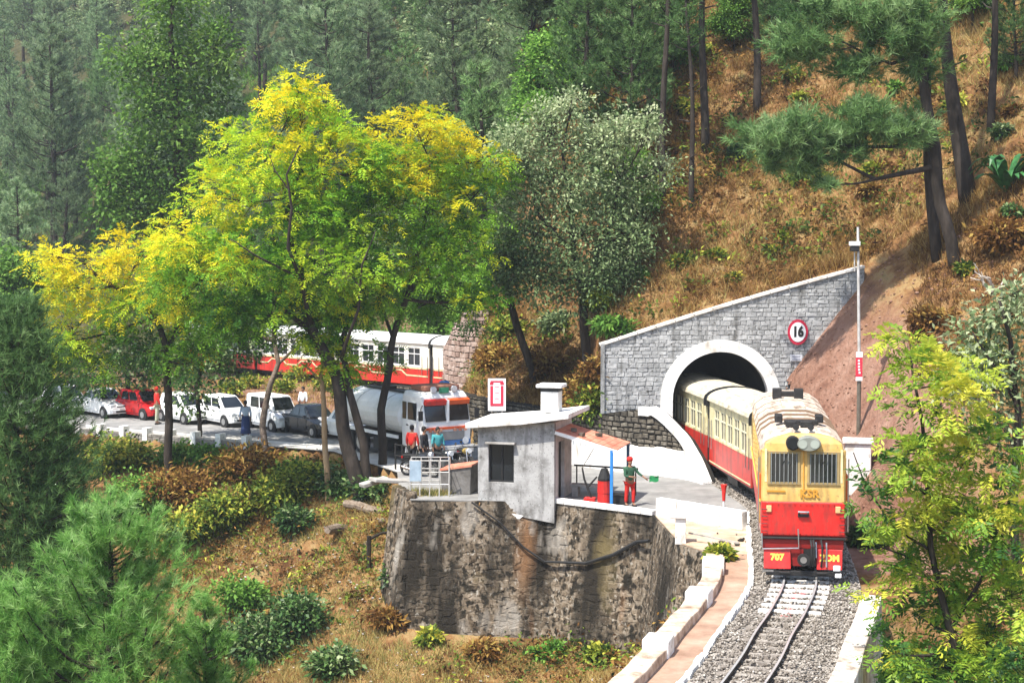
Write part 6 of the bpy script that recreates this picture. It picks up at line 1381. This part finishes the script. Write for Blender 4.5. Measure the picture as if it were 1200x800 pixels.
# --- shrubs: each at its own spot on the slopes
def shrub(px, py, r, leaf, n, label, name='shrub', kind='leaf', size=(.26, .13, 0), tint=(.45, .25, .1), ry=.7, group=None, y0=30):
    b = hit(px, py, y0, 140); s = b.y/CAM_F; R = r*s; c = b+Vector((0, 0, R*ry*.6))
    return tree(name, label, 'shrub', [([b+Vector((0, 0, -.2)), c], .05, .02)], [(c+Vector((random.uniform(-.5,.5)*R, random.uniform(-.4,.4)*R, random.uniform(-.1,.35)*R)), (R*.6, R*.6, R*ry*.6), n//4, random.uniform(-.1, .1)) for _ in range(4)], leaf, kind, size=size, tint=tint, group=group, twig=.015, per=14, sig=R*.22)
for px, py, r, leaf, n, lb in ((120,555,40,'bush',2200,'yellow green shrub beside the dark pine under the left parapet'), (160,548,26,'bush',1200,'yellowish shrub under the white parapet blocks'), (205,548,28,'green',1300,'bright green shrub below the straight dark trunk'),
    (250,542,24,'green',1000,'small green shrub below the variegated tree'), (210,585,40,'fern',2200,'rust brown fern patch under the bright green shrub'), (290,560,40,'fern',2200,'orange brown fern patch below the thin bent tree'), (262,556,24,'bush',1000,'olive yellow shrub at the road edge below the person in navy skirt'),
    (350,582,38,'bush',2100,'olive shrub at the foot of the tan trunk'), (330,600,46,'bush',2600,'wide yellow olive shrub in the middle of the slope'), (275,620,40,'bush',2200,'low olive shrub above the bottom left pine'), (398,582,28,'dark',1400,'dark shrub under the forked golden trunk'),
    (438,585,26,'dark',1300,'dark tangle at the base of the slender trunk'), (345,625,26,'dark',1200,'dark round bush on the bare slope'), (160,600,40,'green',2000,'green shrub between the dark pine and the rusty fern'), (225,640,34,'bush',1700,'yellow green tuft above the bushy pine'),
    (310,770,50,'dark',3000,'large dark leafy shrub at the bottom of the slope'), (355,740,40,'dark',2200,'glossy shrub right of the large dark shrub'), (290,720,36,'green',1800,'green shrub above the large dark shrub'), (400,790,34,'dark',1600,'low dark shrub at the bottom edge'), (245,770,34,'green',1700,'green shrub between the small pine and the dark shrub'),
    (505,752,16,'bush',600,'small olive weed clump at the foot of the retaining wall near its left corner'), (565,772,18,'fern',700,'rusty fern at the foot of the retaining wall below the hose'), (640,772,16,'green',600,'green weed clump at the foot of the retaining wall in the middle'), (705,775,18,'bush',700,'yellowish weed at the foot of the retaining wall near its right end'), (455,735,20,'fern',800,'brown fern just left of the retaining wall corner'),
    (845,668,15,'bush',700,'little yellow green bush on the parapet by the sandy patch'), (470,690,24,'dark',900,'dark ivy like bush at the left foot of the retaining wall'), (340,560,16,'green',600,'little green shrub on the road edge by the black saloon'), (300,542,14,'green',500,'little shrub on the road edge by the white van')):
    shrub(px, py, r, leaf, n, lb, name='fern_clump' if leaf == 'fern' else 'shrub', y0=46 if py > 680 else 40, size=(.34,.1,0) if leaf == 'fern' else (.26,.13,0))
rs = random.Random(11)
for i in range(46):
    px, py = rs.uniform(700, 1195), rs.uniform(5, 330)
    b = hit(px, py, 66, 160)
    if b.x > 9.5 and b.y < 68 and b.x < 16: continue
    if b.y < 66: continue
    shrub(px, py, rs.uniform(7, 15), rs.choice(['bush','fern','green','dark','bush']), 420, 'low scrubby plant dotted among the dry grass above the tunnel', name='hillside_shrub', group='scrubby plants on the grass slope', y0=60, size=(.3,.12,0))
for px, py, r, leaf, lb in ((600,400,24,'bush','small green shrub between the trunks above the rubble wall'), (650,390,26,'grey','grey shrub under the grey green tree'), (575,430,22,'fern','orange shrub above the tanker lorry end of the wall'), (640,440,26,'fern','rusty shrub behind the chimney'), (545,400,16,'bush','yellow green shrub on the pink rubble face'), (720,390,18,'green','green shrub by the left corner of the tunnel wall'), (698,462,18,'bush','olive shrub squeezed against the left edge of the tunnel wall'), (697,430,16,'grey','grey green shrub hugging the left edge of the tunnel wall'),
    (1150,440,34,'bush','olive shrub on the red slope behind the bright tree'), (1090,390,26,'fern','rusty shrub above the red soil cutting'), (1180,290,34,'fern','brown shrub at the right edge below the fan plant'), (1020,640,20,'dark','dark weed right of the locomotive'), (865,185,12,'dark','dark scrub at the small burrow on the slope')):
    shrub(px, py, r, leaf, 1500, lb, y0=44, size=(.3,.13,0))
for k, (px, py) in enumerate(((300,455),(330,460),(380,458),(270,465),(345,448),(400,470))):
    shrub(px, py, 16, 'bush', 500, 'dry yellowish bush on the bank below the red carriages', group='bushes on the railway bank', y0=80)
# twisted bleached dead branch
b = hit(1165, 345, 50, 110); t = thing('dead_branch', 'bleached bare twisted branches on the rusty slope at the right edge', 'branch', b); m = MB()
for k in range(9):
    a = random.uniform(-.6, 3.6); p = Vector((0, 0, .1)); pts = [p.copy()]
    for i in range(5): p = p+Vector((math.cos(a)*.3, random.uniform(-.15,.15), random.uniform(-.02,.3))); a += random.uniform(-.7,.7); pts.append(p.copy())
    m.tube(pts, [.05,.045,.04,.03,.02,.01], 5)
m.build('twig', mat('bleached_wood', [(.3,.25,.2),(.55,.5,.44)], .8, 6), t)
for px, py, a, lb in ((455,575,.4,'rotting log lying beside the steel cage'), (425,600,-.5,'dark log wedged under the golden tree trunks'), (400,625,1.0,'short fallen log on the slope left of the retaining wall')):
    b = hit(px, py, 40, 80); o = MB().tube([(-.9,0,0),(-.3,.05,.06),(.4,0,.03),(1.0,.1,.1)], [.16,.2,.19,.13], 9).build('fallen_log', mat('log_bark', [(.07,.05,.035),(.2,.15,.11),(.3,.25,.2)], .9, 5, .7, 14)); o.location = b+Vector((0,0,.15)); o.rotation_euler = (0, .15, a); props(o, lb, 'log')
for px, py, sz in ((468,598,.5),(448,612,.4),(430,640,.35),(415,588,.3),(300,690,.25),(500,745,.3),(560,770,.25),(690,775,.3),(350,650,.22)):
    b = hit(px, py, 40, 80); o = link('boulder', rocks('boulder', np.array([[0., 0.]]), np.array([.05]), np.array([sz]), S_big)); o.location = b; bb2 = o.modifiers.new('b', 'SUBSURF'); bb2.levels = bb2.render_levels = 1; props(o, 'rough brown boulder lying on the slope near the retaining wall', 'boulder', 'boulders on the slope')
# --- dry grass and litter
def grass(name, label, n, xr, yr, test, leaf='grass', h=(.25, .55), blades=6, w=.035, seed_s=3.0, tb=.45):
    x = RNG.uniform(*xr, n); y = RNG.uniform(*yr, n); z = T(x, y); k = test(x, y, z) & (wob(x, y, seed_s)+RNG.normal(size=n)*.55 > -.75)
    x, y, z = x[k], y[k], z[k]; n = len(x); tint = tb+.22*wob(x+7, y-3, 4.5)+RNG.normal(size=n)*.12
    idx = np.repeat(np.arange(n), blades); m = len(idx); hh = RNG.uniform(*h, m)*(1+.5*np.clip(wob(x, y, 2), -1, 1))[idx]
    b = np.stack([x, y, z-.03], 1)[idx]+np.concatenate([RNG.normal(size=(m, 2))*.1, np.zeros((m, 1))], 1)
    d = unit(np.concatenate([RNG.normal(size=(m, 2))*.5, np.ones((m, 1))*.85], 1)); s = unit(np.cross(d, RNG.normal(size=(m, 3))))*w*.5
    V = np.stack([b-s, b+s, b+d*hh[:, None]], 1)
    props(link(name, arr_mesh(name, V, 3, tint[idx]+RNG.normal(size=m)*.1, LEAF[leaf])), label, kind='stuff')
inv = lambda x, y, z: (np.abs(x) < y*.325+1)
nocut = lambda x, y: ~((x > 9.8) & (y < 67.4) & (x < 15.4-wob(x, y, 3)*1.2) & (y > 47))
grass('hillside_grass', 'dry golden grass on the hillside above the tunnel', 62000, (-3, 34), (66, 108), lambda x, y, z: inv(x, y, z) & (y > 67.5+(x < 3.6)*(3.6-x)*1.4) & (x > -3+np.maximum(y-90, 0)*.2), h=(.25, .6), blades=6)
grass('hillside_grass', 'dry rusty grass on the slope right of the tunnel', 16000, (10.5, 26), (44, 68), lambda x, y, z: inv(x, y, z) & nocut(x, y) & (z > .5), tb=.3)
grass('slope_grass', 'dry tufted grass on the slope below the road', 52000, (-16, 8), (34, 76), lambda x, y, z: inv(x, y, z) & (z < -.35) & ~((x > -4.6) & (y > 57.6)), h=(.15, .4), blades=6, tb=.56)
grass('bank_grass', 'thin dry grass on the railway bank', 5000, (-24, -3), (80, 106), lambda x, y, z: (((x-2.4)*TRK_N[0]+(y-92.9)*TRK_N[1]) < -3.6) & (z > .12), h=(.15, .35), blades=5)
grass('forest_undergrowth', 'green undergrowth on the forest floor', 26000, (-62, 8), (100, 190), lambda x, y, z: inv(x, y, z) & (((x-2.4)*TRK_N[0]+(y-92.9)*TRK_N[1]) > 2.5), leaf='green', h=(.4, 1.1), blades=6, w=.12)
grass('cage_grass', 'dry grass growing inside the steel cage', 220, (-3.7, -2.4), (59.7, 60.5), lambda x, y, z: z > -1, h=(.3, .6), blades=6, tb=.6)
n = 3200; x = RNG.uniform(-12, 6, n); y = RNG.uniform(44, 70, n); z = T(x, y); k = (z < -.4) & (wob(x, y, 2.2) > -.1) & ~((x > -4.6) & (y > 57.4)); x, y, z = x[k], y[k], z[k]
props(link('slope_litter', rocks('slope_litter', np.stack([x, y], 1), z+.03, RNG.uniform(.03, .1, len(x)), stone_mat('pale_litter', [(.14,.11,.09),(.3,.26,.22),(.55,.52,.48),(.75,.73,.7)], .9, .2, 4), .4)), 'pale scraps and stones scattered over the dry slope', kind='stuff')
n = 2600; x = RNG.uniform(10.9, 18, n); y = RNG.uniform(45, 67, n); z = T(x, y)
props(link('cutting_rubble', rocks('cutting_rubble', np.stack([x, y], 1), z+.01, RNG.uniform(.03, .13, n)*RNG.random(n), stone_mat('red_clod', [(.12,.06,.04),(.24,.13,.09),(.36,.23,.17)], .95, .3, 5), .7)), 'loose red clods on the bare cutting', kind='stuff')
# pinkish rubble face at the end of the railway cutting
RF = [(-3.7,87.4),(-3.0,85.6),(-2.2,84.6),(-1.2,84.1)]; RFP, RFL, _ = polyline_P(RF)
rf = thing('rubble_face', 'pinkish rubble wall holding the slope beside the railway cutting', 'wall', (0, 0, 0)); rtopf = lambda s: 3.6+min(2.2, s*.75)
S_pink = stone_mat('pinkish_rubble', [(.16,.1,.075),(.3,.21,.17),(.42,.32,.27),(.52,.43,.38)], .9, .6, 5)
RFQ = RFP
wall_core(rf, 'wall_core', RFQ, RFL, lambda s: .2, rtopf, S_dmort, .5, 16); stones(rf, RFQ, RFL, lambda s: .3, lambda s: rtopf(s)-.03, (.22,.36), (.3,.6), .06, S_pink, joint=.04)

# --- bracken and dry brush mixed into the grass
def brush(name, label, n, xr, yr, test, leaf, L, W, tint, per=26, spread=.28, hgt=.35):
    x = RNG.uniform(*xr, n); y = RNG.uniform(*yr, n); z = T(x, y); k = test(x, y, z) & (wob(x*1.0+11, y+5, 3.2)+RNG.normal(size=n)*.35 > .1); x, y, z = x[k], y[k], z[k]; n = len(x)
    sc = RNG.uniform(.4, 1.5, n); idx = np.repeat(np.arange(n), per); m = len(idx)
    d = unit(RNG.normal(size=(m, 3))*np.array([1, 1, .6])+np.array([0, 0, .5])); P = np.stack([x, y, z], 1)[idx]+RNG.normal(size=(m, 3))*np.array([1, 1, .5])*(spread*sc[idx])[:, None]+np.array([0, 0, .1])
    P[:, 2] += np.abs(RNG.normal(size=m))*hgt*sc[idx]*.5
    V = leaf_quads(P, d, L*RNG.uniform(.6, 1.3, m), W); tt = tint+RNG.normal(size=n)[idx]*.2+RNG.normal(size=m)*.12
    props(link(name, arr_mesh(name, V, 4, tt, LEAF[leaf])), label, kind='stuff')
up_ = lambda x, y, z: inv(x, y, z) & (y > 68+(x < 3.6)*(3.6-x)*1.4) & (x > -3+np.maximum(y-90, 0)*.2)
brush('bracken', 'rusty bracken scattered through the hillside grass', 3600, (-3, 34), (67, 108), up_, 'fern', .3, .1, .35)
brush('hillside_brush', 'green and olive low growth scattered through the hillside grass', 2400, (-3, 34), (67, 108), up_, 'bush', .28, .12, .3)
brush('bracken', 'brown bracken scattered on the slope below the road', 3000, (-16, 7), (36, 74), lambda x, y, z: inv(x, y, z) & (z < -.4) & ~((x > -4.6) & (y > 57.4)), 'fern', .22, .08, .35, hgt=.2)
brush('slope_weeds', 'low green weeds scattered on the slope below the road', 2000, (-16, 7), (36, 74), lambda x, y, z: inv(x, y, z) & (z < -.4) & ~((x > -4.6) & (y > 57.4)), 'bush', .2, .09, .35, hgt=.2)
brush('ravine_weeds', 'green weeds filling the drop right of the track', 1800, (8.5, 20), (30, 47), lambda x, y, z: (z < -.8) , 'green', .3, .12, .4)
brush('slope_brush', 'rusty and olive brush on the slope right of the tunnel', 900, (10.5, 26), (44, 68), lambda x, y, z: nocut(x, y) & (z > .5), 'fern', .28, .1, .4)
# --- air
hz = MB().box((-40, 155, 32), (295, 355, 150)); ho = hz.build('haze', bpy.data.materials.new('thin_air')); m = ho.data.materials[0]; m.use_nodes = True
m.node_tree.nodes.clear(); pv = m.node_tree.nodes.new('ShaderNodeVolumePrincipled'); mo = m.node_tree.nodes.new('ShaderNodeOutputMaterial'); m.node_tree.links.new(pv.outputs[0], mo.inputs['Volume'])
pv.inputs['Density'].default_value = .0003; pv.inputs['Color'].default_value = (.86, .92, .97, 1); pv.inputs['Anisotropy'].default_value = .1
props(ho, 'thin pale haze filling the valley', kind='stuff')

for c, lb, lf in (((3.3, 67.35, 2.5), 'straggly olive bush climbing the left edge of the tunnel wall', 'bush'), ((3.25, 67.5, 3.7), 'rusty creeper hanging beside the left edge of the tunnel wall', 'fern'), ((2.7, 68.2, 2.6), 'low dry bush behind the rubble wall next to the tunnel wall', 'fern')):
    tree('edge_bush', lb, 'shrub', [([Vector(c)+Vector((0,0,-.3)), Vector(c)+Vector((0,0,.4))], .04, .02)], [(Vector(c)+Vector((0, -.05, .2)), (.5, .35, .8), 700, 0)], lf, 'leaf', size=(.26,.12,0), tint=(.45,.25,.1), twig=.015, per=14, sig=.2)
